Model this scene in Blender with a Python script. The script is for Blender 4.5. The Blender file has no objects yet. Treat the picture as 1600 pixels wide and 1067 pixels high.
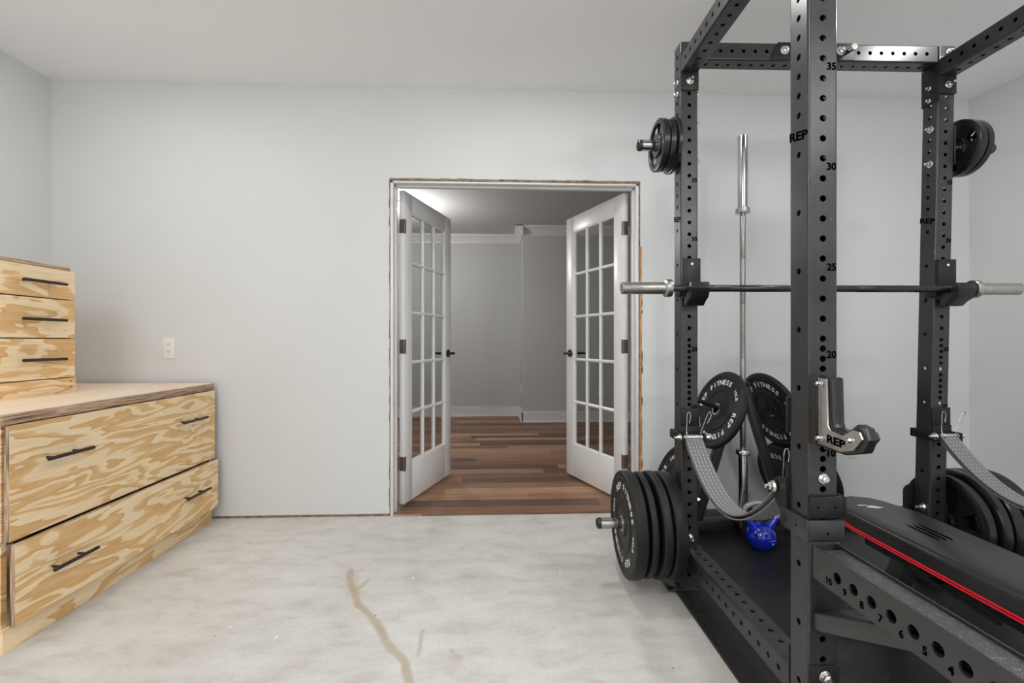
import bpy, bmesh, math, random
from mathutils import Vector, Matrix
random.seed(7)
PI = math.pi
S = bpy.context.scene
C = S.collection

# ------------------------------------------------------------ camera, world, exposure
F, HC, PSI = 730.0, 1.08, math.radians(2.37)
cam = bpy.data.cameras.new('camera'); camo = bpy.data.objects.new('camera', cam); C.objects.link(camo)
cam.sensor_width = 36.0; cam.lens = F * 36.0 / 1600.0; cam.clip_start = 0.02; cam.clip_end = 60
camo.location = (0, 0, HC); camo.rotation_euler = (PI / 2, 0, -PSI)
S.camera = camo
W = bpy.data.worlds.new('world'); S.world = W; W.use_nodes = True
W.node_tree.nodes['Background'].inputs[0].default_value = (0.97, 0.98, 1.0, 1)
W.node_tree.nodes['Background'].inputs[1].default_value = 1.25
S.view_settings.view_transform = 'Standard'; S.view_settings.look = 'None'
S.view_settings.gamma = 1.0; S.view_settings.use_curve_mapping = False
S.view_settings.exposure = 0.01
LAMP_W = 9.0; LAMP_CAB = 6.0; LAMP_MID = 10.0; FILL_GLOBE_W = 39.0
HALL_W = 40.0
S.cycles.max_bounces = 10; S.cycles.diffuse_bounces = 6; S.cycles.transparent_max_bounces = 16
S.cycles.caustics_reflective = False; S.cycles.caustics_refractive = False

def cw(xc, zc):            # camera-aligned ground coordinates -> world
    c, s = math.cos(PSI), math.sin(PSI)
    return (xc * c + zc * s, -xc * s + zc * c)
RA = math.radians(-0.96)   # rack heading
OX, OY = cw(.7295, 2.021)  # outer front corner of the rack's far left post
def rk(u, v, w=0.0):
    return Vector((OX + u * math.cos(RA) - v * math.sin(RA), OY + u * math.sin(RA) + v * math.cos(RA), w))

# ------------------------------------------------------------ materials
def newmat(name):
    m = bpy.data.materials.new(name); m.use_nodes = True
    nt = m.node_tree; b = nt.nodes['Principled BSDF']
    return m, nt, b
def N(nt, t, **kw):
    n = nt.nodes.new(t)
    for k, v in kw.items(): setattr(n, k, v)
    return n
def ramp(nt, fac, stops, interp='LINEAR'):
    r = N(nt, 'ShaderNodeValToRGB'); r.color_ramp.interpolation = interp
    e = r.color_ramp.elements
    while len(e) < len(stops): e.new(0.5)
    for i, (p, c) in enumerate(stops):
        e[i].position = p; e[i].color = (c[0], c[1], c[2], 1) if len(c) == 3 else c
    nt.links.new(fac, r.inputs[0]); return r.outputs[0]
def noise(nt, vec, scale, detail=3, rough=.5, dist=0):
    n = N(nt, 'ShaderNodeTexNoise'); n.inputs['Scale'].default_value = scale
    n.inputs['Detail'].default_value = detail; n.inputs['Roughness'].default_value = rough
    n.inputs['Distortion'].default_value = dist
    if vec is not None: nt.links.new(vec, n.inputs['Vector'])
    return n.outputs[0]
def mp(nt, scale=(1, 1, 1), loc=(0, 0, 0), rot=(0, 0, 0), src='Object'):
    t = N(nt, 'ShaderNodeTexCoord'); m = N(nt, 'ShaderNodeMapping')
    m.inputs['Scale'].default_value = scale; m.inputs['Location'].default_value = loc; m.inputs['Rotation'].default_value = rot
    nt.links.new(t.outputs[src], m.inputs['Vector']); return m.outputs[0]
def mixc(nt, fac, a, b, mode='MIX'):
    m = N(nt, 'ShaderNodeMix', data_type='RGBA', blend_type=mode)
    if isinstance(fac, (int, float)): m.inputs[0].default_value = fac
    else: nt.links.new(fac, m.inputs[0])
    for i, x in ((6, a), (7, b)):
        if isinstance(x, tuple): m.inputs[i].default_value = (*x, 1)
        else: nt.links.new(x, m.inputs[i])
    return m.outputs[2]
def mth(nt, op, a, b=None, c=None, clamp=False):
    m = N(nt, 'ShaderNodeMath', operation=op); m.use_clamp = clamp
    for i, x in enumerate((a, b, c)):
        if x is None: continue
        if isinstance(x, (int, float)): m.inputs[i].default_value = x
        else: nt.links.new(x, m.inputs[i])
    return m.outputs[0]
def bump(nt, b, h, strength, dist=.002):
    n = N(nt, 'ShaderNodeBump'); n.inputs['Strength'].default_value = strength; n.inputs['Distance'].default_value = dist
    nt.links.new(h, n.inputs['Height']); nt.links.new(n.outputs[0], b.inputs['Normal'])
def simple(name, col, rough=.5, metal=0.0, var=0.0, vs=30, bmp=0.0, spec=None, coat=0):
    m, nt, b = newmat(name)
    b.inputs['Roughness'].default_value = rough; b.inputs['Metallic'].default_value = metal
    if spec is not None: b.inputs['Specular IOR Level'].default_value = spec
    if coat: b.inputs['Coat Weight'].default_value = coat; b.inputs['Coat Roughness'].default_value = .1
    v = mp(nt); n = noise(nt, v, vs, 4)
    lo = tuple(x * (1 - var) for x in col); hi = tuple(min(1, x * (1 + var)) for x in col)
    nt.links.new(ramp(nt, n, [(.3, lo), (.7, hi)]), b.inputs['Base Color'])
    if bmp: bump(nt, b, noise(nt, v, vs * 12, 2), bmp, .0006)
    return m

WALL = simple('wall_paint', (.66, .672, .672), .75, var=.012, vs=2.0, bmp=.04)
CEIL = simple('ceiling_paint', (.90, .905, .91), .85, var=.012, vs=1.5)
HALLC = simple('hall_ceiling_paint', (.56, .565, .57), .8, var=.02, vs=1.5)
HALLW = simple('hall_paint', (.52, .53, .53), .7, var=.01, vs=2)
TRIMW = simple('white_trim', (.72, .72, .725), .35, var=.02, vs=6)
DOORW = simple('door_white', (.84, .845, .85), .32, var=.015, vs=5)
def m_powder():
    m, nt, b = newmat('powder_coat'); b.inputs['Specular IOR Level'].default_value = .62
    v = mp(nt); n = noise(nt, v, 14, 4)
    col = ramp(nt, n, [(.3, (.018, .019, .020)), (.7, (.029, .030, .031))])
    sc = noise(nt, mp(nt, scale=(1, 1, .45)), 26, 5, .7, .6)
    k = ramp(nt, sc, [(.70, (0, 0, 0)), (.76, (.55, .55, .55))])
    nt.links.new(mixc(nt, k, col, (.28, .28, .27)), b.inputs['Base Color'])
    nt.links.new(ramp(nt, noise(nt, v, 5, 3), [(.3, (.27,) * 3), (.7, (.38,) * 3)]), b.inputs['Roughness'])
    bump(nt, b, noise(nt, v, 240, 2), .10, .0006); return m
BLK = m_powder()
BLK2 = simple('black_plate_steel', (.011, .011, .012), .42, var=.25, vs=20, spec=.35)
DARK = simple('dark_print', (.001, .001, .001), .9, spec=0.0)
RUB = simple('bumper_rubber', (.011, .011, .011), .48, var=.35, vs=9, bmp=.1, spec=.35)
RUBG = simple('glossy_rubber', (.012, .012, .013), .25, var=.3, vs=9)
IRON = simple('cast_iron', (.035, .036, .037), .3, .6, var=.4, vs=30, bmp=.3)
POLY = simple('black_polymer', (.012, .012, .012), .28, var=.2, vs=30)
CHROME = simple('chrome', (.50, .50, .50), .16, 1.0, var=.05, vs=50)
STEEL = simple('brushed_steel', (.46, .44, .42), .34, 1.0, var=.12, vs=40)
ZINC = simple('zinc', (.72, .72, .70), .25, 1.0, var=.08, vs=60)
BRONZE = simple('hinge_bronze', (.22, .19, .16), .35, .8, var=.2, vs=60)
WHITEP = simple('white_print', (.86, .86, .86), .6)
PLASTIC = simple('white_plastic', (.80, .80, .78), .3, var=.01)
RAWSTUD = simple('raw_stud', (.50, .25, .10), .7, var=.3, vs=20, bmp=.2)
SHIM = simple('brown_shim', (.26, .17, .11), .8, var=.5, vs=25)
RED = simple('red_piping', (.75, .015, .03), .4)
VINYL = simple('bench_vinyl', (.017, .017, .017), .36, var=.15, vs=8, bmp=.2, spec=.5)
BLUE = simple('blue_enamel', (.004, .02, .42), .12, var=.2, vs=12, coat=.6)
HANDLE = simple('matt_black_pull', (.012, .011, .011), .45)

def m_glass():
    m, nt, b = newmat('window_glass')
    nt.nodes.remove(b)
    tr = N(nt, 'ShaderNodeBsdfTransparent'); tr.inputs[0].default_value = (.87, .88, .87, 1)
    gl = N(nt, 'ShaderNodeBsdfGlossy'); gl.inputs['Roughness'].default_value = .015
    fr = N(nt, 'ShaderNodeFresnel'); fr.inputs[0].default_value = 1.5
    mx = N(nt, 'ShaderNodeMixShader'); ge = N(nt, 'ShaderNodeNewGeometry'); nt.links.new(mth(nt, 'MULTIPLY', fr.outputs[0], mth(nt, 'SUBTRACT', 1.0, ge.outputs['Backfacing'])), mx.inputs[0])
    nt.links.new(tr.outputs[0], mx.inputs[1]); nt.links.new(gl.outputs[0], mx.inputs[2])
    nt.links.new(mx.outputs[0], nt.nodes['Material Output'].inputs[0]); return m
GLASS = m_glass()
def m_fill_globe():
    m, nt, b = newmat('fill_globe_glass'); nt.nodes.remove(b)
    a = N(nt, 'ShaderNodeBsdfTransparent'); e = N(nt, 'ShaderNodeEmission'); e.inputs[1].default_value = 3
    x = N(nt, 'ShaderNodeAddShader'); nt.links.new(a.outputs[0], x.inputs[0]); nt.links.new(e.outputs[0], x.inputs[1]); nt.links.new(x.outputs[0], nt.nodes['Material Output'].inputs[0]); return m
def m_emit(name, col, s):
    m, nt, b = newmat(name)
    b.inputs['Base Color'].default_value = (*col, 1)
    b.inputs['Emission Color'].default_value = (*col, 1); b.inputs['Emission Strength'].default_value = s
    return m
FILL_GLOBE = m_fill_globe()  # glowing see-through shell of the added fill globes
LENS = m_emit('lamp_lens', (1, .97, .92), 6); BULB = m_emit('hall_lamp_glass', (1, .97, .93), 12)

def m_ply(name, seed, axis='YZ', cream=(.90, .70, .44), tan=(.70, .42, .17), freq=5.5, stretch=.9):
    """rotary-cut pine plywood: broad cream and tan cathedral bands"""
    m, nt, b = newmat(name); b.inputs['Roughness'].default_value = .5
    sc = {'YZ': (1, stretch, 4.6), 'XY': (4.6, stretch, 1), 'XZ': (stretch, 1, 4.6)}[axis]
    v = mp(nt, scale=sc, loc=(seed * 1.73, seed * 2.91, seed * .77))
    h = noise(nt, v, 1.9, 3.2, .5, .45)
    w = mth(nt, 'FRACT', mth(nt, 'MULTIPLY', h, freq * 1.35))
    sh = mixc(nt, .0, (0, 0, 0), (0, 0, 0))
    band = ramp(nt, w, [(0, tan), (.12, (.73, .45, .19)), (.46, (.79, .52, .25)), (.55, cream), (.88, (.92, .74, .49)), (.96, cream), (1.0, tan)])
    v2 = mp(nt, scale={'YZ': (1, 2, 90), 'XY': (90, 2, 1), 'XZ': (2, 1, 90)}[axis], loc=(seed, 0, 0))
    g = ramp(nt, noise(nt, v2, 3, 3), [(.3, (.86, .86, .86)), (.7, (1.06, 1.05, 1.03))])
    nt.links.new(mixc(nt, 1.0, band, g, 'MULTIPLY'), b.inputs['Base Color'])
    bump(nt, b, noise(nt, v2, 3, 3), .08); return m
def m_plyedge(name, axis='Z'):
    m, nt, b = newmat(name); b.inputs['Roughness'].default_value = .75
    sc = {'Z': (3, 3, 95), 'X': (95, 3, 3), 'Y': (3, 95, 3)}[axis]
    n = noise(nt, mp(nt, scale=sc), 1.6, 2)
    nt.links.new(ramp(nt, n, [(.36, (.13, .085, .055)), (.46, (.36, .24, .16)), (.56, (.60, .43, .29)), (.66, (.34, .21, .12))]), b.inputs['Base Color'])
    bump(nt, b, n, .5); return m
PLYEDGE = m_plyedge('plywood_edge'); PLYEDGEX = m_plyedge('plywood_edge_front', 'X')
def m_top():
    m, nt, b = newmat('plywood_top'); b.inputs['Roughness'].default_value = .5
    n = noise(nt, mp(nt, scale=(26, 1.2, 1)), 1.5, 4)
    nt.links.new(ramp(nt, n, [(.3, (.78, .60, .45)), (.6, (.90, .75, .60)), (.8, (.82, .62, .44))]), b.inputs['Base Color']); return m
PLYTOP = m_top()

def m_concrete():
    m, nt, b = newmat('concrete')
    v = mp(nt)
    big = noise(nt, v, 1.1, 5, .6, .4); mid = noise(nt, mp(nt, scale=(1, 2.2, 1)), 5, 6, .65, .3)
    fine = noise(nt, v, 60, 4, .7)
    col = ramp(nt, big, [(.30, (.50, .46, .41)), (.44, (.60, .575, .535)), (.58, (.68, .665, .64)), (.72, (.57, .53, .475))])
    col = mixc(nt, .42, col, ramp(nt, mid, [(.33, (.43, .39, .34)), (.48, (.61, .59, .565)), (.66, (.73, .72, .705))]))
    col = mixc(nt, 1.0, col, ramp(nt, fine, [(.3, (.93, .93, .93)), (.7, (1.05, 1.05, 1.05))]), 'MULTIPLY')
    # long brown stain: distance to a broken line
    wob = N(nt, 'ShaderNodeTexNoise'); wob.inputs['Scale'].default_value = 9; wob.inputs['Detail'].default_value = 4
    nt.links.new(v, wob.inputs['Vector'])
    sub = N(nt, 'ShaderNodeVectorMath', operation='SUBTRACT'); nt.links.new(wob.outputs[1], sub.inputs[0]); sub.inputs[1].default_value = (.5, .5, .5)
    scl = N(nt, 'ShaderNodeVectorMath', operation='SCALE'); nt.links.new(sub.outputs[0], scl.inputs[0]); scl.inputs[3].default_value = .035
    add = N(nt, 'ShaderNodeVectorMath', operation='ADD'); nt.links.new(scl.outputs[0], add.inputs[0]); nt.links.new(v, add.inputs[1])
    sep = N(nt, 'ShaderNodeSeparateXYZ'); nt.links.new(add.outputs[0], sep.inputs[0])
    def seg(a, bb):
        dx, dy = bb[0] - a[0], bb[1] - a[1]; L2 = dx * dx + dy * dy
        px = mth(nt, 'SUBTRACT', sep.outputs[0], a[0]); py = mth(nt, 'SUBTRACT', sep.outputs[1], a[1])
        t = mth(nt, 'ADD', mth(nt, 'MULTIPLY', px, dx / L2), mth(nt, 'MULTIPLY', py, dy / L2), clamp=True)
        qx = mth(nt, 'SUBTRACT', px, mth(nt, 'MULTIPLY', t, dx)); qy = mth(nt, 'SUBTRACT', py, mth(nt, 'MULTIPLY', t, dy))
        return mth(nt, 'SQRT', mth(nt, 'ADD', mth(nt, 'MULTIPLY', qx, qx), mth(nt, 'MULTIPLY', qy, qy)))
    def stain(pts, w, amt, colr, col):
        d = None
        for a, bb in zip(pts, pts[1:]):
            s_ = seg(a, bb); d = s_ if d is None else mth(nt, 'MINIMUM', d, s_)
        k = ramp(nt, d, [(0, (amt,) * 3), (w * .6, (amt * .8,) * 3), (w, (0, 0, 0))])
        k = mth(nt, 'MULTIPLY', k, ramp(nt, mid, [(.25, (.45,) * 3), (.6, (1,) * 3)]))
        return mixc(nt, k, col, colr)
    col = stain([(-.671, 2.241), (-.62, 2.08), (-.555, 1.954), (-.45, 1.818), (-.379, 1.696), (-.30, 1.586), (-.262, 1.48)], .019, .75, (.40, .29, .155), col)
    col = stain([(-.655, 2.20), (-.60, 2.03)], .040, .35, (.44, .35, .22), col)
    col = stain([(-.56, 2.14), (-.60, 2.05)], .016, .5, (.42, .32, .18), col)
    col = stain([(-.262, 1.76), (-.255, 1.70), (-.262, 1.616)], .010, .45, (.36, .27, .16), col)
    col = stain([(-.144, 1.64), (-.11, 1.60)], .011, .5, (.40, .28, .14), col)
    col = stain([(.10, 2.02), (.35, 1.99)], .035, .22, (.38, .34, .29), col)
    # specks
    vo = N(nt, 'ShaderNodeTexVoronoi'); vo.inputs['Scale'].default_value = 11; nt.links.new(v, vo.inputs['Vector'])
    sp = mth(nt, 'LESS_THAN', vo.outputs[0], .045)
    col = mixc(nt, mth(nt, 'MULTIPLY', sp, ramp(nt, noise(nt, v, 7, 1), [(.5, (0, 0, 0)), (.6, (.8, .8, .8))])), col, (.16, .13, .10))
    vo2 = N(nt, 'ShaderNodeTexVoronoi'); vo2.inputs['Scale'].default_value = 4.3; nt.links.new(v, vo2.inputs['Vector'])
    col = mixc(nt, mth(nt, 'MULTIPLY', mth(nt, 'LESS_THAN', vo2.outputs[0], .03), .8), col, (.9, .9, .88))
    nt.links.new(col, b.inputs['Base Color']); b.inputs['Roughness'].default_value = .62
    bump(nt, b, mixc(nt, .5, fine, mid), .12, .003); return m
CONC = m_concrete()
def m_laminate():
    m, nt, b = newmat('laminate_planks')
    v = mp(nt); sp = N(nt, 'ShaderNodeSeparateXYZ'); nt.links.new(v, sp.inputs[0])
    RH, BW = .127, 1.22
    yr = mth(nt, 'DIVIDE', sp.outputs[1], RH); row = mth(nt, 'FLOOR', yr)
    w1 = N(nt, 'ShaderNodeTexWhiteNoise', noise_dimensions='1D'); nt.links.new(row, w1.inputs['W'])
    xr = mth(nt, 'ADD', mth(nt, 'DIVIDE', sp.outputs[0], BW), w1.outputs[0]); colm = mth(nt, 'FLOOR', xr)
    w2 = N(nt, 'ShaderNodeTexWhiteNoise', noise_dimensions='1D'); nt.links.new(mth(nt, 'ADD', mth(nt, 'MULTIPLY', row, 17.31), mth(nt, 'MULTIPLY', colm, 5.77)), w2.inputs['W'])
    g = noise(nt, mp(nt, scale=(1.3, 22, 1)), 2.2, 6, .68, .8)
    base = ramp(nt, w2.outputs[0], [(0, (.115, .060, .035)), (.35, (.21, .105, .058)), (.65, (.31, .160, .088)), (1, (.46, .275, .165))])
    gr = ramp(nt, g, [(.28, (.50, .47, .45)), (.5, (1, 1, 1)), (.72, (1.35, 1.33, 1.30))])
    col = mixc(nt, 1.0, base, gr, 'MULTIPLY')
    ey = mth(nt, 'FRACT', yr); ex = mth(nt, 'FRACT', xr)
    e = mth(nt, 'MAXIMUM', mth(nt, 'LESS_THAN', ey, .016), mth(nt, 'LESS_THAN', ex, .0022))
    col = mixc(nt, mth(nt, 'MULTIPLY', e, .75), col, (.04, .025, .018))
    nt.links.new(col, b.inputs['Base Color']); b.inputs['Roughness'].default_value = .42
    bump(nt, b, g, .08); return m
LAM = m_laminate()
def m_mat():
    m, nt, b = newmat('rubber_mat')
    v = mp(nt)
    col = ramp(nt, noise(nt, v, 6, 6, .7, .5), [(.3, (.008, .008, .008)), (.6, (.017, .017, .017)), (.78, (.075, .075, .072))])
    vo = N(nt, 'ShaderNodeTexVoronoi'); vo.inputs['Scale'].default_value = 42; nt.links.new(v, vo.inputs['Vector'])
    k = mth(nt, 'MULTIPLY', mth(nt, 'LESS_THAN', vo.outputs[0], .07), ramp(nt, noise(nt, v, 9, 1), [(.42, (0, 0, 0)), (.55, (.9, .9, .9))]))
    nt.links.new(mixc(nt, k, col, (.35, .34, .32)), b.inputs['Base Color'])
    b.inputs['Roughness'].default_value = .47; bump(nt, b, noise(nt, v, 150, 2), .3, .001); return m
MATR = m_mat()
def m_speckle():
    m, nt, b = newmat('textured_liner')
    v = mp(nt)
    vo = N(nt, 'ShaderNodeTexVoronoi'); vo.inputs['Scale'].default_value = 320; nt.links.new(v, vo.inputs['Vector'])
    k = mth(nt, 'MULTIPLY', mth(nt, 'LESS_THAN', vo.outputs[0], .30), ramp(nt, noise(nt, v, 90, 2), [(.45, (0, 0, 0)), (.62, (.8, .8, .8))]))
    nt.links.new(mixc(nt, k, (.05, .05, .05), (.38, .38, .37)), b.inputs['Base Color'])
    b.inputs['Roughness'].default_value = .4; bump(nt, b, vo.outputs[0], .5, .001); return m
SPECK = m_speckle()
def m_web():
    """grey woven strap with rows of white dashed stitching, in strap coordinates (UV: across, metres along)"""
    m, nt, b = newmat('strap_webbing')
    uv = N(nt, 'ShaderNodeUVMap'); uv.uv_map = 'UVMap'
    sep = N(nt, 'ShaderNodeSeparateXYZ'); nt.links.new(uv.outputs[0], sep.inputs[0])
    a = mth(nt, 'FRACT', mth(nt, 'ADD', mth(nt, 'MULTIPLY', sep.outputs[0], 5.0), .0))
    line = mth(nt, 'LESS_THAN', mth(nt, 'ABSOLUTE', mth(nt, 'SUBTRACT', a, .5)), .060)
    dash = mth(nt, 'LESS_THAN', mth(nt, 'FRACT', mth(nt, 'MULTIPLY', sep.outputs[1], 55)), .68)
    k = mth(nt, 'MULTIPLY', line, dash)
    wv = mth(nt, 'SINE', mth(nt, 'MULTIPLY', sep.outputs[1], 2600)); wu = mth(nt, 'SINE', mth(nt, 'MULTIPLY', sep.outputs[0], 190))
    wr = mth(nt, 'MULTIPLY', mth(nt, 'ADD', mth(nt, 'MULTIPLY', wv, wu), 1), .5)
    n = noise(nt, uv.outputs[0], 60, 3)
    base = mixc(nt, wr, (.060, .060, .063), (.20, .20, .205)); base = mixc(nt, mth(nt, 'MULTIPLY', n, .45), base, (.28, .28, .285))
    nt.links.new(mixc(nt, k, base, (.60, .60, .59)), b.inputs['Base Color'])
    b.inputs['Roughness'].default_value = .7; bump(nt, b, wr, .4, .001); return m
WEB = m_web()
def m_knurl():
    m, nt, b = newmat('knurled_steel')
    b.inputs['Metallic'].default_value = 1; b.inputs['Roughness'].default_value = .38
    n = noise(nt, mp(nt, scale=(60, 60, 60)), 6, 2)
    nt.links.new(ramp(nt, n, [(.35, (.16, .16, .16)), (.65, (.46, .45, .44))]), b.inputs['Base Color']); bump(nt, b, n, .5, .001); return m
KNURL = m_knurl()
BARBLK = simple('black_oxide_bar', (.06, .06, .062), .32, .85, var=.3, vs=90, bmp=.3)

# ------------------------------------------------------------ mesh helpers
def new(): return bmesh.new()
def obj(name, bm, m, parent=None, ang=35, loc=None, rot=None):
    me = bpy.data.meshes.new(name); bm.normal_update(); bm.to_mesh(me); bm.free()
    me.materials.append(m)
    for p in me.polygons: p.use_smooth = True
    me.set_sharp_from_angle(angle=math.radians(ang))
    o = bpy.data.objects.new(name, me); C.objects.link(o)
    if parent is not None: o.parent = parent
    if loc is not None: o.location = loc
    if rot is not None: o.rotation_euler = rot
    return o
def thing(name, label, cat, loc=(0, 0, 0), rot=(0, 0, 0), group=None):
    o = bpy.data.objects.new(name, None); C.objects.link(o); o.empty_display_size = .1
    o.location = loc; o.rotation_euler = rot if isinstance(rot, tuple) else (0, 0, rot)
    o['label'] = label; o['category'] = cat
    if group: o['group'] = group
    return o
def tag(o, label, cat, group=None):
    o['label'] = label; o['category'] = cat
    if group: o['group'] = group
    return o
def struct(name, bm, m, ang=35):
    o = obj(name, bm, m, None, ang); o['kind'] = 'structure'; return o
def box(bm, x0, x1, y0, y1, z0, z1, bev=0.0, M=None, seg=2):
    t = bmesh.new(); bmesh.ops.create_cube(t, size=1)
    for v in t.verts:
        v.co = Vector(((x0 + x1) / 2 + v.co.x * (x1 - x0), (y0 + y1) / 2 + v.co.y * (y1 - y0), (z0 + z1) / 2 + v.co.z * (z1 - z0)))
    if bev: bmesh.ops.bevel(t, geom=t.edges[:], offset=bev, segments=seg, affect='EDGES', profile=.5)
    join(bm, t, M)
def join(bm, t, M=None):
    vm = {}
    for v in t.verts: vm[v] = bm.verts.new(M @ v.co if M is not None else v.co)
    for f in t.faces:
        try: bm.faces.new([vm[v] for v in f.verts])
        except ValueError: pass
    t.free()
def frame(d):
    d = Vector(d).normalized(); a = Vector((0, 0, 1)) if abs(d.z) < .9 else Vector((1, 0, 0))
    x = d.cross(a).normalized(); y = d.cross(x).normalized(); return x, y, d
def lathe(bm, prof, p=(0, 0, 0), d=(1, 0, 0), seg=40, close=True):
    """prof: (distance along d, radius)"""
    x, y, d = frame(d); p = Vector(p); rings = []
    for a, r in prof:
        if r < 1e-6: rings.append([bm.verts.new(p + d * a)])
        else: rings.append([bm.verts.new(p + d * a + x * (r * math.cos(2 * PI * i / seg)) + y * (r * math.sin(2 * PI * i / seg))) for i in range(seg)])
    for A, B in zip(rings, rings[1:]):
        for i in range(seg):
            j = (i + 1) % seg
            if len(A) == 1 and len(B) == 1: break
            if len(A) == 1: bm.faces.new([A[0], B[j], B[i]])
            elif len(B) == 1: bm.faces.new([A[i], A[j], B[0]])
            else: bm.faces.new([A[i], A[j], B[j], B[i]])
def cyl(bm, p0, p1, r, seg=24, bev=0.0, r1=None):
    p0, p1 = Vector(p0), Vector(p1); L = (p1 - p0).length; r1 = r if r1 is None else r1
    if bev: pr = [(0, 0), (0, r - bev), (bev, r), (L - bev, r1), (L, r1 - bev), (L, 0)]
    else: pr = [(0, 0), (0, r), (L, r1), (L, 0)]
    lathe(bm, pr, p0, p1 - p0, seg)
def tube(bm, pts, r, seg=10, closed=False, caps=True):
    pts = [Vector(p) for p in pts]; n = len(pts); rings = []; up = None
    for i, p in enumerate(pts):
        if closed: t = pts[(i + 1) % n] - pts[i - 1]
        else: t = pts[min(i + 1, n - 1)] - pts[max(i - 1, 0)]
        t.normalize()
        if up is None: up = frame(t)[0]
        up = (up - t * up.dot(t)).normalized(); s = t.cross(up); rr = r[i] if isinstance(r, (list, tuple)) else r
        rings.append([bm.verts.new(p + up * (rr * math.cos(2 * PI * k / seg)) + s * (rr * math.sin(2 * PI * k / seg))) for k in range(seg)])
    prs = list(zip(rings, rings[1:])) + ([(rings[-1], rings[0])] if closed else [])
    for A, B in prs:
        for k in range(seg): bm.faces.new([A[k], A[(k + 1) % seg], B[(k + 1) % seg], B[k]])
    if caps and not closed: bm.faces.new(rings[0][::-1]); bm.faces.new(rings[-1])
def prism(bm, poly, a0, a1, plane='YZ', bev=0.0, M=None):
    """poly in the named plane, extruded along the remaining axis from a0 to a1"""
    def P(p, a): return {'YZ': (a, p[0], p[1]), 'XZ': (p[0], a, p[1]), 'XY': (p[0], p[1], a)}[plane]
    t = bmesh.new(); A = [t.verts.new(P(p, a0)) for p in poly]; B = [t.verts.new(P(p, a1)) for p in poly]
    fa = t.faces.new(A[::-1]); fb = t.faces.new(B)
    for i in range(len(poly)):
        j = (i + 1) % len(poly); t.faces.new([A[i], A[j], B[j], B[i]])
    bmesh.ops.recalc_face_normals(t, faces=t.faces[:])
    if bev:
        eds = list({e for f in (fa, fb) for e in f.edges})
        bmesh.ops.bevel(t, geom=eds, offset=bev, segments=3, affect='EDGES', profile=.5)
    join(bm, t, M)
def rrect(x0, x1, y0, y1, r, n=5):
    out = []
    for cx, cy, a in ((x1 - r, y1 - r, 0), (x0 + r, y1 - r, 90), (x0 + r, y0 + r, 180), (x1 - r, y0 + r, 270)):
        for i in range(n + 1):
            t = math.radians(a + 90 * i / n); out.append((cx + r * math.cos(t), cy + r * math.sin(t)))
    return out
def smooth_path(pts, n=8):
    pts = [Vector(p) for p in pts]; out = []
    for i in range(len(pts) - 1):
        p0, p1, p2, p3 = pts[max(i - 1, 0)], pts[i], pts[i + 1], pts[min(i + 2, len(pts) - 1)]
        for k in range(n):
            t = k / n
            out.append(.5 * ((2 * p1) + (-p0 + p2) * t + (2 * p0 - 5 * p1 + 4 * p2 - p3) * t * t + (-p0 + 3 * p1 - 3 * p2 + p3) * t ** 3))
    out.append(pts[-1]); return out

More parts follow.
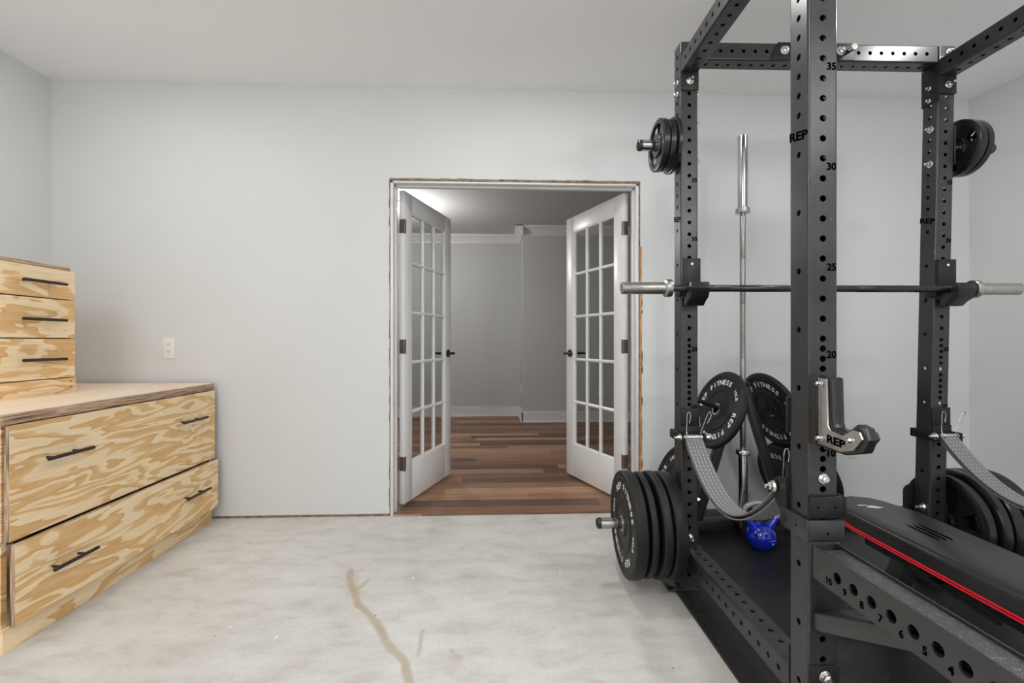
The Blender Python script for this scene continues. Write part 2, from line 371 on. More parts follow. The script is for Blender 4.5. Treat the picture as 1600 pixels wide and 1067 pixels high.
def beam(bm, L, w, d, hx, hy, M, r=.006, hr=.0085, wall=.004, ends=True):
    """square steel tube along local Z; hy = hole heights on the two faces across Y, hx = on the two faces across X"""
    def fc(O, A, Wd, holes):            # face plane: origin O, unit A across, z up
        c0, c1 = r, Wd - r; cm = Wd / 2; inn = Vector((A.y, -A.x, 0))
        def V(a, z, dep=0): return bm.verts.new(M @ (O + A * a + Vector((0, 0, z)) + inn * dep))
        hs = sorted(h for h in holes if hr < h < L - hr); zs = [0.0]
        if not hs: hs = []
        for a, b in zip(hs, hs[1:]): zs.append((a + b) / 2)
        if hs: zs.append(L)
        lo = 0.0; cells = []
        for i, h in enumerate(hs):
            a = max(zs[i], h - .0254 if True else 0); b = min(zs[i + 1], h + .0254)
            if a > lo + 1e-6: cells.append((lo, a, None))
            cells.append((a, b, h)); lo = b
        if lo < L - 1e-6: cells.append((lo, L, None))
        for a, b, h in cells:
            if h is None:
                bm.faces.new([V(c0, a), V(c1, a), V(c1, b), V(c0, b)]); continue
            cor = [math.atan2(b - h, c1 - cm), math.atan2(b - h, c0 - cm), math.atan2(a - h, c0 - cm) + 2 * PI, math.atan2(a - h, c1 - cm) + 2 * PI]
            angs = []
            for k in range(4):
                s_ = cor[k]; e_ = cor[(k + 1) % 4] + (2 * PI if k == 3 else 0)
                for q in range(4): angs.append(s_ + (e_ - s_) * q / 4)
            O_, I_, D_ = [], [], []
            for t in angs:
                ct, st = math.cos(t), math.sin(t); k = 1e9
                if abs(ct) > 1e-9: k = min(k, ((c1 - cm) if ct > 0 else (c0 - cm)) / ct)
                if abs(st) > 1e-9: k = min(k, ((b - h) if st > 0 else (a - h)) / st)
                O_.append(V(cm + ct * k, h + st * k)); I_.append(V(cm + ct * hr, h + st * hr)); D_.append(V(cm + ct * hr, h + st * hr, wall))
            for k in range(16):
                j = (k + 1) % 16
                bm.faces.new([O_[k], O_[j], I_[j], I_[k]]); bm.faces.new([I_[k], I_[j], D_[j], D_[k]])
    fc(Vector((w, 0, 0)), Vector((-1, 0, 0)), w, hy); fc(Vector((0, d, 0)), Vector((1, 0, 0)), w, hy)
    fc(Vector((0, 0, 0)), Vector((0, 1, 0)), d, hx); fc(Vector((w, d, 0)), Vector((0, -1, 0)), d, hx)
    for cx, cy, a0 in ((w - r, d - r, 0), (r, d - r, 90), (r, r, 180), (w - r, r, 270)):
        pv = None
        for i in range(5):
            t = math.radians(a0 + 22.5 * i); x, y = cx + r * math.cos(t), cy + r * math.sin(t)
            cur = (bm.verts.new(M @ Vector((x, y, 0))), bm.verts.new(M @ Vector((x, y, L))))
            if pv: bm.faces.new([pv[0], cur[0], cur[1], pv[1]])
            pv = cur
    if ends:
        for z in (0, L): bm.faces.new([bm.verts.new(M @ Vector((x, y, z))) for x, y in rrect(0, w, 0, d, r, 4)])

_gl = {}
def glyph(s, bold=.012):
    if (s, bold) in _gl: return _gl[(s, bold)]
    cu = bpy.data.curves.new('t', 'FONT'); cu.body = s; cu.size = 1; cu.align_x = 'CENTER'; cu.align_y = 'CENTER'; cu.offset = bold
    cu.resolution_u = 3
    o = bpy.data.objects.new('t', cu); C.objects.link(o)
    me = bpy.data.meshes.new_from_object(o.evaluated_get(bpy.context.evaluated_depsgraph_get()))
    vs = [v.co.copy() for v in me.vertices]; fs = [tuple(p.vertices) for p in me.polygons]
    bpy.data.objects.remove(o); bpy.data.curves.remove(cu); bpy.data.meshes.remove(me)
    if vs:
        cx = (min(v.x for v in vs) + max(v.x for v in vs)) / 2; cy = (min(v.y for v in vs) + max(v.y for v in vs)) / 2
        vs = [Vector((v.x - cx, v.y - cy, 0)) for v in vs]
    _gl[(s, bold)] = (vs, fs); return _gl[(s, bold)]
def put_text(bm, s, f, size, bold=.012, wide=1.0):
    """f maps glyph-plane (x, y) to a 3D point"""
    vs, fs = glyph(s, bold); vm = [bm.verts.new(f(v.x * size * wide, v.y * size)) for v in vs]
    for q in fs:
        try: bm.faces.new([vm[i] for i in q])
        except ValueError: pass
def arc_text(bm, s, R, size, mid, f, step, bold=.03):
    n = len(s)
    for i, ch in enumerate(s):
        if ch == ' ': continue
        a = math.radians(mid - (i - (n - 1) / 2) * step); ca, sa = math.cos(a), math.sin(a)
        put_text(bm, ch, lambda x, y: f((R + y) * ca + x * sa, (R + y) * sa - x * ca), size, bold, 1.15)

def bolt(parent, p, d, m=ZINC, L=.022, r=.0105, name='bolt'):
    """hex bolt head on a washer, pointing along d"""
    bm = new(); p = Vector(p); d = Vector(d).normalized()
    cyl(bm, p, p + d * .004, r * 1.45, 20, .001); lathe(bm, [(.004, r), (.0135, r), (.015, r * .8), (.015, 0)], p, d, 6)
    cyl(bm, p + d * .012, p + d * L, r * .55, 14, .001)
    return obj(name, bm, m, parent)

# ------------------------------------------------------------ the room
YB = 2.918; TW = .115; ZH = 2.65
XL, XR = -.6378, .9328
bm = new()
box(bm, -2.649, XL, YB, YB + TW, .016, ZH); box(bm, XR, 3.30, YB, YB + TW, .016, ZH); box(bm, XL, XR, YB, YB + TW, 2.088, ZH)
struct('wall_back', bm, WALL)
bm = new(); box(bm, -2.75, -2.649, -2.4, YB + TW, 0, ZH); struct('wall_left', bm, WALL)
bm = new()
a = math.radians(5.0); L = 5.6
p = [(3.104, YB), (3.104 + L * math.sin(a), YB - L * math.cos(a)), (3.104 + L * math.sin(a) + .1, YB - L * math.cos(a)), (3.204, YB)]
prism(bm, p, 0, ZH, 'XY'); struct('wall_right', bm, WALL)
bm = new()   # wall behind the viewer; wide unseen opening added to let in soft fill
box(bm, -2.75, -2.1, -2.5, -2.4, 0, ZH); box(bm, 2.3, 3.75, -2.5, -2.4, 0, ZH); box(bm, -2.1, 2.3, -2.5, -2.4, 2.15, ZH); box(bm, -2.1, 2.3, -2.5, -2.4, 0, .25)
struct('wall_front', bm, WALL)
bm = new(); box(bm, -2.75, 3.75, -2.5, YB + TW, ZH, ZH + .08); struct('ceiling', bm, CEIL)
bm = new(); box(bm, -2.75, 3.75, -2.5, YB + .02, -.08, 0); struct('floor', bm, CONC)
bm = new(); box(bm, -2.64, XL - .002, YB + .004, YB + .03, 0, .02); box(bm, XR + .02, 3.1, YB + .004, YB + .03, 0, .02); struct('trim_1', bm, SHIM)

# hall beyond the doors
YH = 6.727; YJ = 6.19; XJ = .40; ZHH = 2.605
bm = new(); box(bm, -2.4, 4.4, YB + .02, YH + .1, -.08, .006); struct('floor_hall', bm, LAM)
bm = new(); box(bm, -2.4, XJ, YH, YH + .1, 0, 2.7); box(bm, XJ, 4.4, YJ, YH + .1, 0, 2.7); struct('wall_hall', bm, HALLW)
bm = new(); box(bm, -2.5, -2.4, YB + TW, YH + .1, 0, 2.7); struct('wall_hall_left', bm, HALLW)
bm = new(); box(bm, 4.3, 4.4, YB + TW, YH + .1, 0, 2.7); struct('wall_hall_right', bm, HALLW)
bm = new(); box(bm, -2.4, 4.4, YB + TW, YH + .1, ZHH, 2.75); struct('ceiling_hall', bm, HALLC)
def base_prof(bm, x0, x1, y, m0=0, m1=0):      # baseboard facing -Y
    box(bm, x0, x1, y - .015, y, .006, .135); box(bm, x0 - m0, x1 + m1, y - .011, y, .135, .148, .003); box(bm, x0, x1, y - .028, y - .014, .006, .022, .004)
bm = new(); base_prof(bm, -2.4, XJ, YH); base_prof(bm, XJ - .015, 4.3, YJ)
box(bm, XJ - .015, XJ, YJ - .015, YH, .006, .135); box(bm, XJ - .011, XJ, YJ - .011, YH, .135, .148); box(bm, XJ - .028, XJ - .014, YJ - .028, YH, .006, .022)
struct('baseboard_hall', bm, TRIMW)
CR = [(0, -.115), (-.010, -.115), (-.012, -.098), (-.024, -.090), (-.040, -.060), (-.058, -.040), (-.080, -.026), (-.086, -.012), (-.098, -.010), (-.098, 0), (0, 0)]
bm = new()
prism(bm, [(YH + y, ZHH + z) for y, z in CR], -2.4, XJ, 'YZ'); prism(bm, [(YJ + y, ZHH + z) for y, z in CR], XJ - .098, 4.3, 'YZ')
prism(bm, [(XJ + y, ZHH + z) for y, z in CR], YJ - .098, YH, 'XZ')
struct('trim_crown_hall', bm, TRIMW, 20)

# door jamb, ragged wood round it, orange stud strip
bm = new(); yb = YB + TW
box(bm, -.632, -.6147, YB, yb, 0, 2.081, .001); box(bm, .9068, .9215, YB, yb, .0, 2.081, .001); box(bm, -.632, .9215, YB, yb, 2.063, 2.076, .001)
box(bm, -.6147, -.603, YB + .045, yb - .036, 0, 2.063, .002); box(bm, .8950, .9068, YB + .045, yb - .036, 0, 2.063, .002); box(bm, -.6147, .9068, YB + .045, yb - .036, 2.051, 2.063, .002)
struct('trim_2', bm, TRIMW)
bm = new()
for i in range(30):
    x0 = -.634 + i * 1.560 / 30; x1 = x0 + 1.560 / 30
    box(bm, x0, x1, YB - .003 - .003 * random.random(), YB + .08, 2.0765, 2.0885 + .004 * random.random())
for i in range(36):
    z0 = i * 2.08 / 36
    box(bm, -.6385 - .0025 * random.random(), -.6325, YB + .001 - .003 * random.random(), YB + .08, z0, z0 + 2.08 / 36)
    box(bm, .922, .9335, YB + .002 - .002 * random.random(), YB + .08, z0, z0 + 2.08 / 36)
struct('trim_3', bm, SHIM)
bm = new()
for i in range(26):
    z0 = .0 + i * 1.68 / 26
    box(bm, .9285, .9400 + .003 * random.random() * (1 if i < 9 else .4), YB - .0035, YB + .05, z0, z0 + 1.68 / 26)
struct('trim_4', bm, RAWSTUD)
bm = new()      # torn drywall paper along the stud
for i in range(34):
    z0 = .05 + i * .045 * (.8 + .4 * random.random()); w = .001 + .004 * random.random()
    box(bm, .9415, .9425 + w, YB - .0028, YB + .001, z0, z0 + .05)
struct('trim_5', bm, TRIMW)
bm = new(); box(bm, -.614, .905, YB - .006, YB + .03, 0, .0085, .002); struct('trim_6', bm, LAM)

# ------------------------------------------------------------ french doors
def french_door(name, loc, rot, sgn):
    """x: from hinge along the door; y from 0 to sgn*.035; z up"""
    r = bpy.data.objects.new(name, None); C.objects.link(r); r.location = loc; r.rotation_euler = (0, 0, rot); r['kind'] = 'structure'
    Wd, Hd, T = .745, 2.03, .035; y0, y1 = (0, T) if sgn > 0 else (-T, 0)
    st, bt, tt = .108, .25, .12
    bm = new()
    box(bm, 0, st, y0, y1, 0, Hd, .0015); box(bm, Wd - st, Wd, y0, y1, 0, Hd, .0015)
    box(bm, st, Wd - st, y0, y1, 0, bt, .001); box(bm, st, Wd - st, y0, y1, Hd - tt, Hd, .001)
    obj('door_frame', bm, DOORW, r)
    gx0, gx1, gz0, gz1 = st, Wd - st, bt, Hd - tt; pw = (gx1 - gx0) / 3; ph = (gz1 - gz0) / 5; mw = .011
    bm = new()
    for i in range(4):
        x = gx0 + i * pw
        prism(bm, [(x - mw, y0 + .014), (x - mw, y0 + .009), (x - mw * .35, y0 + .003), (x + mw * .35, y0 + .003), (x + mw, y0 + .009), (x + mw, y0 + .014), (x + mw, y1 - .009), (x + mw * .35, y1 - .003), (x - mw * .35, y1 - .003), (x - mw, y1 - .009)], gz0, gz1, 'XY')
    for k in range(6):
        z = gz0 + k * ph
        prism(bm, [(y0 + .009, z - mw), (y0 + .003, z - mw * .35), (y0 + .003, z + mw * .35), (y0 + .009, z + mw), (y1 - .009, z + mw), (y1 - .003, z + mw * .35), (y1 - .003, z - mw * .35), (y1 - .009, z - mw)], gx0, gx1, 'YZ')
    obj('muntin', bm, DOORW, r, 20)
    bm = new(); box(bm, gx0, gx1, (y0 + y1) / 2 - .0015, (y0 + y1) / 2 + .0015, gz0, gz1); obj('glass', bm, GLASS, r)
    zk = .960
    for s_ in (1, -1):
        yf = y0 if s_ < 0 else y1
        bm = new(); xk = Wd - .06
        cyl(bm, (xk, yf, zk), (xk, yf + s_ * .009, zk), .030, 28, .002)
        cyl(bm, (xk, yf, zk), (xk, yf + s_ * .055, zk), .0105, 18)
        tube(bm, smooth_path([(xk + .008, yf + s_ * .052, zk), (xk - .02, yf + s_ * .055, zk + .001), (xk - .06, yf + s_ * .054, zk + .003), (xk - .11, yf + s_ * .052, zk - .004)], 5), .009, 12)
        h = obj('door_handle', bm, HANDLE, r)
    for z in (.26, 1.02, 1.80):
        bm = new(); s_ = -sgn; zz = z
        box(bm, -.0025, .0, y0 + .002, y1 - .002, zz - .045, zz + .045, .0008)
        for q in range(5): cyl(bm, (-.006, (y0 if sgn > 0 else y1) * 1 + (.0 if 1 else 0) - sgn * .004, zz - .045 + q * .018), (-.006, (y0 if sgn > 0 else y1) - sgn * .004, zz - .0285 + q * .018), .0058, 12, .0006)
        pf = y0 if sgn > 0 else y1
        prism(bm, [(x, z_ + zz) for x, z_ in rrect(-.001, .021, -.046, .046, .006, 3)], pf - sgn * .0018, pf, 'XZ')
        obj('hinge', bm, BRONZE, r)
    return r
french_door('door_1', (-.5715, 3.047, .027), math.radians(71.5), 1)
french_door('door_2', (.8603, 3.040, .027), math.radians(111.0), -1)

# ------------------------------------------------------------ lamps
def downlight(x, y, label, watts=None):
    t = thing('recessed_light', label, 'ceiling light', (x, y, ZH), 0, 'recessed lights in the workout room ceiling')
    bm = new(); lathe(bm, [(0, .095), (-.006, .093), (-.008, .085), (-.004, .074), (0, .072)], (0, 0, 0), (0, 0, 1), 40); obj('trim_ring', bm, PLASTIC, t)
    bm = new(); cyl(bm, (0, 0, -.004), (0, 0, 0), .073, 40); obj('lens', bm, LENS, t)
    l = bpy.data.lights.new('lamp', 'AREA'); l.shape = 'DISK'; l.size = .16; l.energy = watts or LAMP_W; l.color = (1, .995, .985)
    o = bpy.data.objects.new('lamp', l); C.objects.link(o); o.parent = t; o.location = (0, 0, -.012)
for x, y, lb in ((-1.75, 1.93, 'recessed ceiling light above the plywood cabinets'), (.25, 1.93, 'recessed ceiling light in front of the french doors'),
                 (2.10, 1.58, 'recessed ceiling light above the rack and bench'), (-1.75, -.25, 'rear recessed ceiling light on the cabinet side'),
                 (.25, -.25, 'rear recessed ceiling light in the middle of the room'), (2.25, -.25, 'rear recessed ceiling light on the bench side')):
    downlight(x, y, lb, (LAMP_CAB if x < -1 else LAMP_W) if y > 1 else LAMP_MID)
for x, y, lb in ((-1.0, -1.1, 'added fill globe lighting the ceiling from behind the viewer, on the cabinet side'), (1.7, -1.1, 'added fill globe lighting the ceiling from behind the viewer, on the rack side')):
    t = thing('fill_globe_light', lb, 'ceiling light', (x, y, ZH), 0, 'added fill globes')  # unseen fixtures added to brighten the ceiling like a bounced flash
    bm = new(); lathe(bm, [(0, 0), (0, .07), (-.02, .065), (-.03, .015), (-.14, .012)], (0, 0, 0), (0, 0, 1), 32); obj('canopy', bm, PLASTIC, t)
    bm = new(); lathe(bm, [(-.13 - .11 + .11 * math.cos(math.radians(a_)), .11 * math.sin(math.radians(a_))) for a_ in range(0, 181, 12)], (0, 0, 0), (0, 0, 1), 32); obj('globe', bm, FILL_GLOBE, t, 60)
    for dz in (-.38,):
        l = bpy.data.lights.new('fill_globe_lamp', 'POINT'); l.energy = FILL_GLOBE_W; l.shadow_soft_size = .11; l.color = (1, .995, .985)
        o = bpy.data.objects.new('fill_globe_lamp', l); C.objects.link(o); o.parent = t; o.location = (0, 0, -.24)
t = thing('hall_ceiling_light', 'round glowing ceiling light in the hall beyond the doors', 'ceiling light', (-1.038, 5.213, ZHH))
bm = new(); lathe(bm, [(0, .13), (-.02, .13), (-.024, .12)], (0, 0, 0), (0, 0, 1), 40); obj('lamp_base', bm, PLASTIC, t)
bm = new(); lathe(bm, [(-.02, .118), (-.045, .112), (-.07, .085), (-.085, .045), (-.09, 0)], (0, 0, 0), (0, 0, 1), 40); obj('lamp_shade', bm, BULB, t, 60)
l = bpy.data.lights.new('hall_lamp', 'POINT'); l.energy = HALL_W; l.shadow_soft_size = .1; l.color = (1, .98, .95)
o = bpy.data.objects.new('hall_lamp', l); C.objects.link(o); o.parent = t; o.location = (0, 0, -.34)

# ------------------------------------------------------------ wall outlets
def outlet(x, y, z, label, nrm=(0, -1), slots=True):
    t = thing('wall_outlet', label, 'outlet', (x, y, z), math.atan2(nrm[0], -nrm[1]) if nrm != (0, -1) else 0)
    bm = new(); box(bm, -.037, .037, -.006, 0, -.062, .062, .003); obj('face_plate', bm, PLASTIC, t)
    for zz in (.021, -.021):
        bm = new(); prism(bm, [(x_, z_ + zz) for x_, z_ in rrect(-.017, .017, -.0135, .0135, .008, 4)], -.0085, -.005, 'XZ'); s_ = obj('socket', bm, PLASTIC, t)
        bm = new(); box(bm, -.0075, -.0055, -.0092, -.008, zz - .001, zz + .008); box(bm, .0055, .0075, -.0092, -.008, zz - .001, zz + .008); cyl(bm, (0, -.0092, zz - .008), (0, -.008, zz - .008), .0025, 10)
        obj('slot', bm, DARK, s_)
    return t
outlet(-1.962, YB, 1.04, 'white duplex outlet on the wall above the low plywood cabinet')
outlet(2.3256, YB, .392, 'white outlet low on the wall behind the rack and bench')
outlet(XJ, YJ - .0 + .25, .42, 'white outlet on the return wall of the hall corner', (-1, 0))
outlet(1.45, YJ, .42, 'white outlet seen through the door glass, low on the hall wall')

# ------------------------------------------------------------ plywood cabinets
def pull(parent, x, y0, y1, z, face):
    bm = new(); cyl(bm, (x, y0, z), (x, y1, z), .0070, 16, .0012)
    L = y1 - y0
    for k in (.16, .72):
        cyl(bm, (face, y0 + L * k, z), (x, y0 + L * k, z), .0045, 12)
    return obj('handle', bm, HANDLE, parent)
t = thing('plywood_cabinet', 'low wide plywood cabinet with two long drawers, standing on the concrete', 'cabinet', (0, 0, 0))
Y0, Y1 = 1.675, 2.878
bm = new(); box(bm, -2.62, -1.690, Y0 + .004, Y0 + .022, .0, .792); box(bm, -2.62, -1.690, Y1 - .02, Y1, 0, .792); box(bm, -2.62, -2.60, Y0 + .02, Y1, 0, .792)
box(bm, -2.60, -1.70, Y0 + .02, Y1 - .02, .075, .092)
obj('carcass', bm, m_ply('plywood_side', 3, 'XZ', (.55, .33, .14), (.42, .22, .08)), t)
bm = new(); box(bm, -1.710, -1.6905, Y0 + .006, Y0 + .045, .09, .792, .001); box(bm, -1.71, -1.6905, Y1 - .02, Y1, .09, .792, .001); box(bm, -1.71, -1.6905, Y0, Y1, .372, .388)
obj('face_frame', bm, PLYEDGEX, t)
bm = new(); box(bm, -1.715, -1.683, Y0 + .002, Y1, .0, .088, .001); obj('plinth', bm, m_ply('plywood_plinth', 8, stretch=.8), t)
bm = new(); box(bm, -2.64, -1.673, Y0 - .008, Y1 + .003, .7915, .8285, .001); top = obj('countertop', bm, PLYEDGE, t)
bm = new(); box(bm, -2.64, -1.6735, Y0 - .0075, Y1 + .0025, .8285, .8305); obj('top_veneer', bm, PLYTOP, top)
def drawer(parent, xf, y0, y1, z0, z1, seed, pulls, th=.018, box_d=.0, st=.9, fr=5.5):
    bm = new(); box(bm, xf - th, xf - .0012, y0, y1, z0, z1, .0008); d = obj('drawer', bm, PLYEDGEX, parent); d['label'] = 'drawer with plywood front'
    bm = new(); box(bm, xf - .0014, xf, y0 + .0008, y1 - .0008, z0 + .0008, z1 - .0008); obj('drawer_veneer', bm, m_ply('plywood_front', seed, stretch=st, freq=fr), d)
    if box_d:
        bm = new(); box(bm, xf - box_d, xf - th, y0 + .035, y0 + .047, z0 + .03, z1 - .05); box(bm, xf - box_d, xf - th, y1 - .05, y1 - .038, z0 + .03, z1 - .05); box(bm, xf - box_d, xf - th, y0 + .035, y1 - .038, z0 + .03, z0 + .04)
        obj('drawer_box', bm, PLYEDGE, d)
    for ya, yb_, zz in pulls: pull(d, xf + .035, ya, yb_, zz, xf - .001)
drawer(t, -1.664, 1.680, 2.872, .386, .788, 11, ((1.785, 1.981, .648), (2.536, 2.747, .648)), box_d=.4)
drawer(t, -1.6415, 1.677, 2.868, .096, .379, 23.4, ((1.783, 1.975, .241), (2.533, 2.735, .2445)), box_d=.4)
t = thing('plywood_drawer_tower', 'small plywood drawer tower standing on top of the low cabinet', 'cabinet', (0, 0, 0))
bm = new(); box(bm, -2.62, -2.094, 2.392, 2.410, .8305, 1.424); box(bm, -2.62, -2.094, 1.70, 1.718, .8305, 1.424); box(bm, -2.62, -2.60, 1.718, 2.392, .8305, 1.424); box(bm, -2.6, -2.10, 1.718, 2.392, .833, .845)
obj('carcass', bm, m_ply('plywood_tower_side', 5, 'XZ'), t)
bm = new(); box(bm, -2.62, -2.085, 1.70, 2.397, 1.425, 1.4425, .001); obj('top_panel', bm, PLYEDGE, t)
bm = new(); box(bm, -2.094, -2.073, 1.70, 2.416, .8307, .902, .0008); rl = obj('bottom_rail', bm, m_ply('plywood_rail', 31.3, stretch=1.3), t)
for y in (2.385, 2.02):
    for z in (.885, .858): bm = new(); cyl(bm, (-2.0735, y, z), (-2.0722, y, z), .0035, 10); obj('screw', bm, DARK, rl)
for i, (z0, z1) in enumerate(((1.284, 1.424), (1.097, 1.280), (.906, 1.093))):
    drawer(t, -2.074, 1.70, 2.410, z0, z1, 40.7 + 7.3 * i, ((2.119, 2.327, (1.353, 1.181, .997)[i]),), st=1.3, fr=4)

# ------------------------------------------------------------ rubber mats
def rmat(u0, u1, v0, v1, z0, z1, label):
    t = obj('rubber_mat', (lambda b: (box(b, u0, u1, v0, v1, z0, z1, .002), b)[1])(new()), MATR, None, loc=(OX, OY, 0), rot=(0, 0, RA))
    return tag(t, label, 'floor mat', 'black rubber floor mats')
rmat(-.026, 1.225, -1.85, .595, 0, .012, 'black rubber mat under the rack and blue kettlebell, chalk-specked')
rmat(1.229, 2.05, -1.85, .595, 0, .012, 'black rubber mat under the bench, beyond the right posts')
rmat(.10, 2.05, .60, .865, 0, .038, 'thick black rubber slab under the plate tree, against the wall')
ZM = .012

# ------------------------------------------------------------ power rack
rack = thing('power_rack', 'black perforated steel power rack standing on the rubber mat', 'power rack', rk(0, 0, 0), RA)
UZ0, UZ1 = ZM + .006, 2.377; T3 = .0762; UR = 1.1176; VN = -.838
front = [z - UZ0 for z in [1.087 + .0508 * k for k in range(0, 26)] + [1.087 - .0254 * k for k in range(1, 17)] + [.6806 - .0508 * k for k in range(1, 13)]]
side = [z - UZ0 for z in [1.67 + .0508 * k for k in range(0, 14)] + [1.567, 1.4155] + [1.4155 - .1524 * k for k in range(1, 10)]]
TILT = math.radians(1.25)
LEAN = Matrix.Translation((UR + .038, 0, 1.15)) @ Matrix.Rotation(TILT, 4, 'Y') @ Matrix.Translation((-UR - .038, 0, -1.15))
def lean(z): return (z - 1.15) * math.tan(TILT)
def logo(parent, m4, name='lettering'):
    bm = new(); put_text(bm, 'REP', lambda x, y: m4 @ Vector((-.0006, -x, y + x * .0)), .030, .02, 1.35); return obj(name, bm, DARK, parent)
posts = []
for u, v, lab in ((0, 0, None), (UR, 0, None), (0, VN, None), (UR, VN, None)):
    bm = new(); M = Matrix.Translation((u, v, UZ0))
    if u > .5: M = (LEAN if v == 0 else LEAN) @ M
    beam(bm, UZ1 - UZ0, T3, T3, side, front, M)
    p = obj('upright', bm, BLK, rack); posts.append(p)
    LM = LEAN if u > .5 else Matrix.Identity(4)
    bm = new(); put_text(bm, 'REP', lambda x, y: LM @ Vector((u - .0006, v + .038 - x, 1.617 + y - x * .25)), .032, .035, 1.45)
    for z, s_ in ((1.795, '35'), (1.541, '30'), (1.287, '25'), (1.047, '20'), (.793, '10')):
        zz = {'35': 1.778, '30': 1.524, '25': 1.269, '20': 1.047, '10': .797}[s_]
        put_text(bm, s_, lambda x, y: LM @ Vector((u + .060 + x, v - .0006, zz + y)), .025, .035)
    obj('lettering', bm, DARK, p)
# beams
def zb(u0, v0, z0, L, axis, label=None, name='crossmember', M0=None, holes=None):
    n = int(L / .0508); h = [L / 2 + (i - (n - 1) / 2) * .0508 for i in range(n)]
    h = [q for q in h if .03 < q < L - .03]
    M = Matrix.Translation((u0, v0, z0))
    if axis == 'x': M = M @ Matrix.Rotation(PI / 2, 4, 'Y') @ Matrix.Rotation(PI / 2, 4, 'Z')
    if axis == 'y': M = M @ Matrix.Rotation(-PI / 2, 4, 'X')
    if M0 is not None: M = M0 @ M
    bm = new(); beam(bm, L, T3, T3, h, h, M); return obj(name, bm, BLK, rack)
# along X: local Z -> +x ; local X -> y? fixed below by boxes measured from M
def beam_x(u0, u1, v0, z0):
    L = u1 - u0; n = int(L / .0508); h = [L / 2 + (i - (n - 1) / 2) * .0508 for i in range(n)]; h = [q for q in h if .03 < q < L - .03]
    M = Matrix(((0, 0, 1, u0), (1, 0, 0, v0), (0, 1, 0, z0), (0, 0, 0, 1)))
    bm = new(); beam(bm, L, T3, T3, h, h, M); return obj('crossmember', bm, BLK, rack)
def beam_y(u0, v0, v1, z0, lean_on=False):
    L = v1 - v0; n = int(L / .0508); h = [L / 2 + (i - (n - 1) / 2) * .0508 for i in range(n)]; h = [q for q in h if .025 < q < L - .025]
    M = Matrix(((1, 0, 0, u0), (0, 0, 1, v0), (0, 1, 0, z0), (0, 0, 0, 1)))
    if lean_on: M = Matrix.Translation((lean(z0 + .04), 0, 0)) @ M
    bm = new(); beam(bm, L, T3, T3, h, h, M); return obj('side_beam', bm, BLK, rack)
ZT = 2.243
beam_x(T3, UR + .02, 0, 2.302)
for u, ln in ((0, False), (UR, True)):
    beam_y(u, VN + T3, 0, ZT, ln); beam_y(u, VN + T3, 0, .130, ln)
# end plates with bolts
def endplate(u, v, z0, z1, d, ln=0.0, bolts=()):
    bm = new(); y0, y1 = (v - .006, v) if d < 0 else (v, v + .006)
    box(bm, u - .001 + ln, u + T3 + .001 + ln, y0, y1, z0, z1, .002); p = obj('end_plate', bm, BLK2, rack)
    for z in bolts: bolt(rack, (u + T3 / 2 + ln, y0 if d < 0 else y1, z), (0, d, 0), L=.034)
for u, s_ in ((0, 0), (UR, 1)):
    l1, l2 = lean(2.22) * s_, lean(.18) * s_
    endplate(u, 0, 2.165, 2.330, -1, l1, (2.203,)); endplate(u, 0, .080, .262, -1, l2, (.235,))
    endplate(u, VN + T3, 2.165, 2.330, 1, l1, (2.203,)); endplate(u, VN + T3, .080, .262, 1, l2, (.235,))
    endplate(u, VN, .045, .262, -1, l2, (.235,))
# bolts on the outer and inner faces of the far posts
for z in (2.215, 2.165): bolt(rack, (0, .038, z), (-1, 0, 0), L=.018)
for z in (2.22, 2.165, 2.03, 1.87): bolt(rack, (T3, .030, z), (1, 0, 0), L=.02)
for z in (2.205, 2.150, 2.022, 1.868): bolt(rack, (UR + lean(z), .030, z), (-1, 0, 0), L=.026)
bolt(rack, (0, .030, .21), (-1, 0, 0)); bolt(rack, (T3, .030, .385), (1, 0, 0))
bolt(rack, (.040, -.0, 2.350), (0, -1, 0)); bolt(rack, (UR + .045 + lean(2.35), 0, 2.350), (0, -1, 0))
# gusset plate on the top crossmember and at the far right post
bm = new(); prism(bm, [(.40, 2.304), (.40, 2.33), (.425, 2.378), (.76, 2.378), (.76, 2.304)], -.006, 0, 'XZ', .001); obj('joint_plate', bm, BLK2, rack)
bolt(rack, (.452, -.006, 2.342), (0, -1, 0), r=.013); bolt(rack, (.700, -.006, 2.342), (0, -1, 0), r=.013)
bm = new(); cyl(bm, (.735, -.006, 2.342), (.735, -.034, 2.342), .009, 18, .001); lathe(bm, [(0, .014), (.012, .014), (.012, 0)], (.735, -.030, 2.342), (0, -1, 0), 6); obj('bolt', bm, ZINC, rack)
bm = new(); l_ = lean(2.2); prism(bm, [(-.006, 2.30), (-.006, 2.135), (.076, 2.135), (.076, 2.30)], UR - .006 + l_, UR + l_, 'YZ', .001); obj('joint_plate', bm, BLK2, rack)
bm = new(); l_ = lean(.33); prism(bm, [(x, z) for x, z in rrect(UR - .045 + l_, UR + .02 + l_, .22, .43, .03, 6)], .078, .084, 'XZ', .001); obj('joint_plate', bm, BLK2, rack)
bolt(rack, (UR + lean(.345), .030, .345), (-1, 0, 0), L=.034, r=.012)
# feet
for u, v in ((0, 0), (UR, 0), (0, VN), (UR, VN)):
    l_ = lean(.02) if u > .5 else 0
    bm = new(); x0, x1 = (u - .062, u + .070) if u < .5 else (u + .006, u + .138)
    box(bm, x0 + l_, x1 + l_, v - .022, v + .115, ZM, ZM + .006, .0015); f_ = obj('foot_plate', bm, BLK, rack)
    bm = new(); cyl(bm, ((x0 + .022) + l_, v - .002, ZM + .006), ((x0 + .022) + l_, v - .002, ZM + .0066), .009, 18); obj('bolt_hole', bm, DARK, f_)
bm = new(); box(bm, T3 + .001, T3 + .035, .010, .035, .165, .185, .003); obj('bumper_stub', bm, POLY, rack)
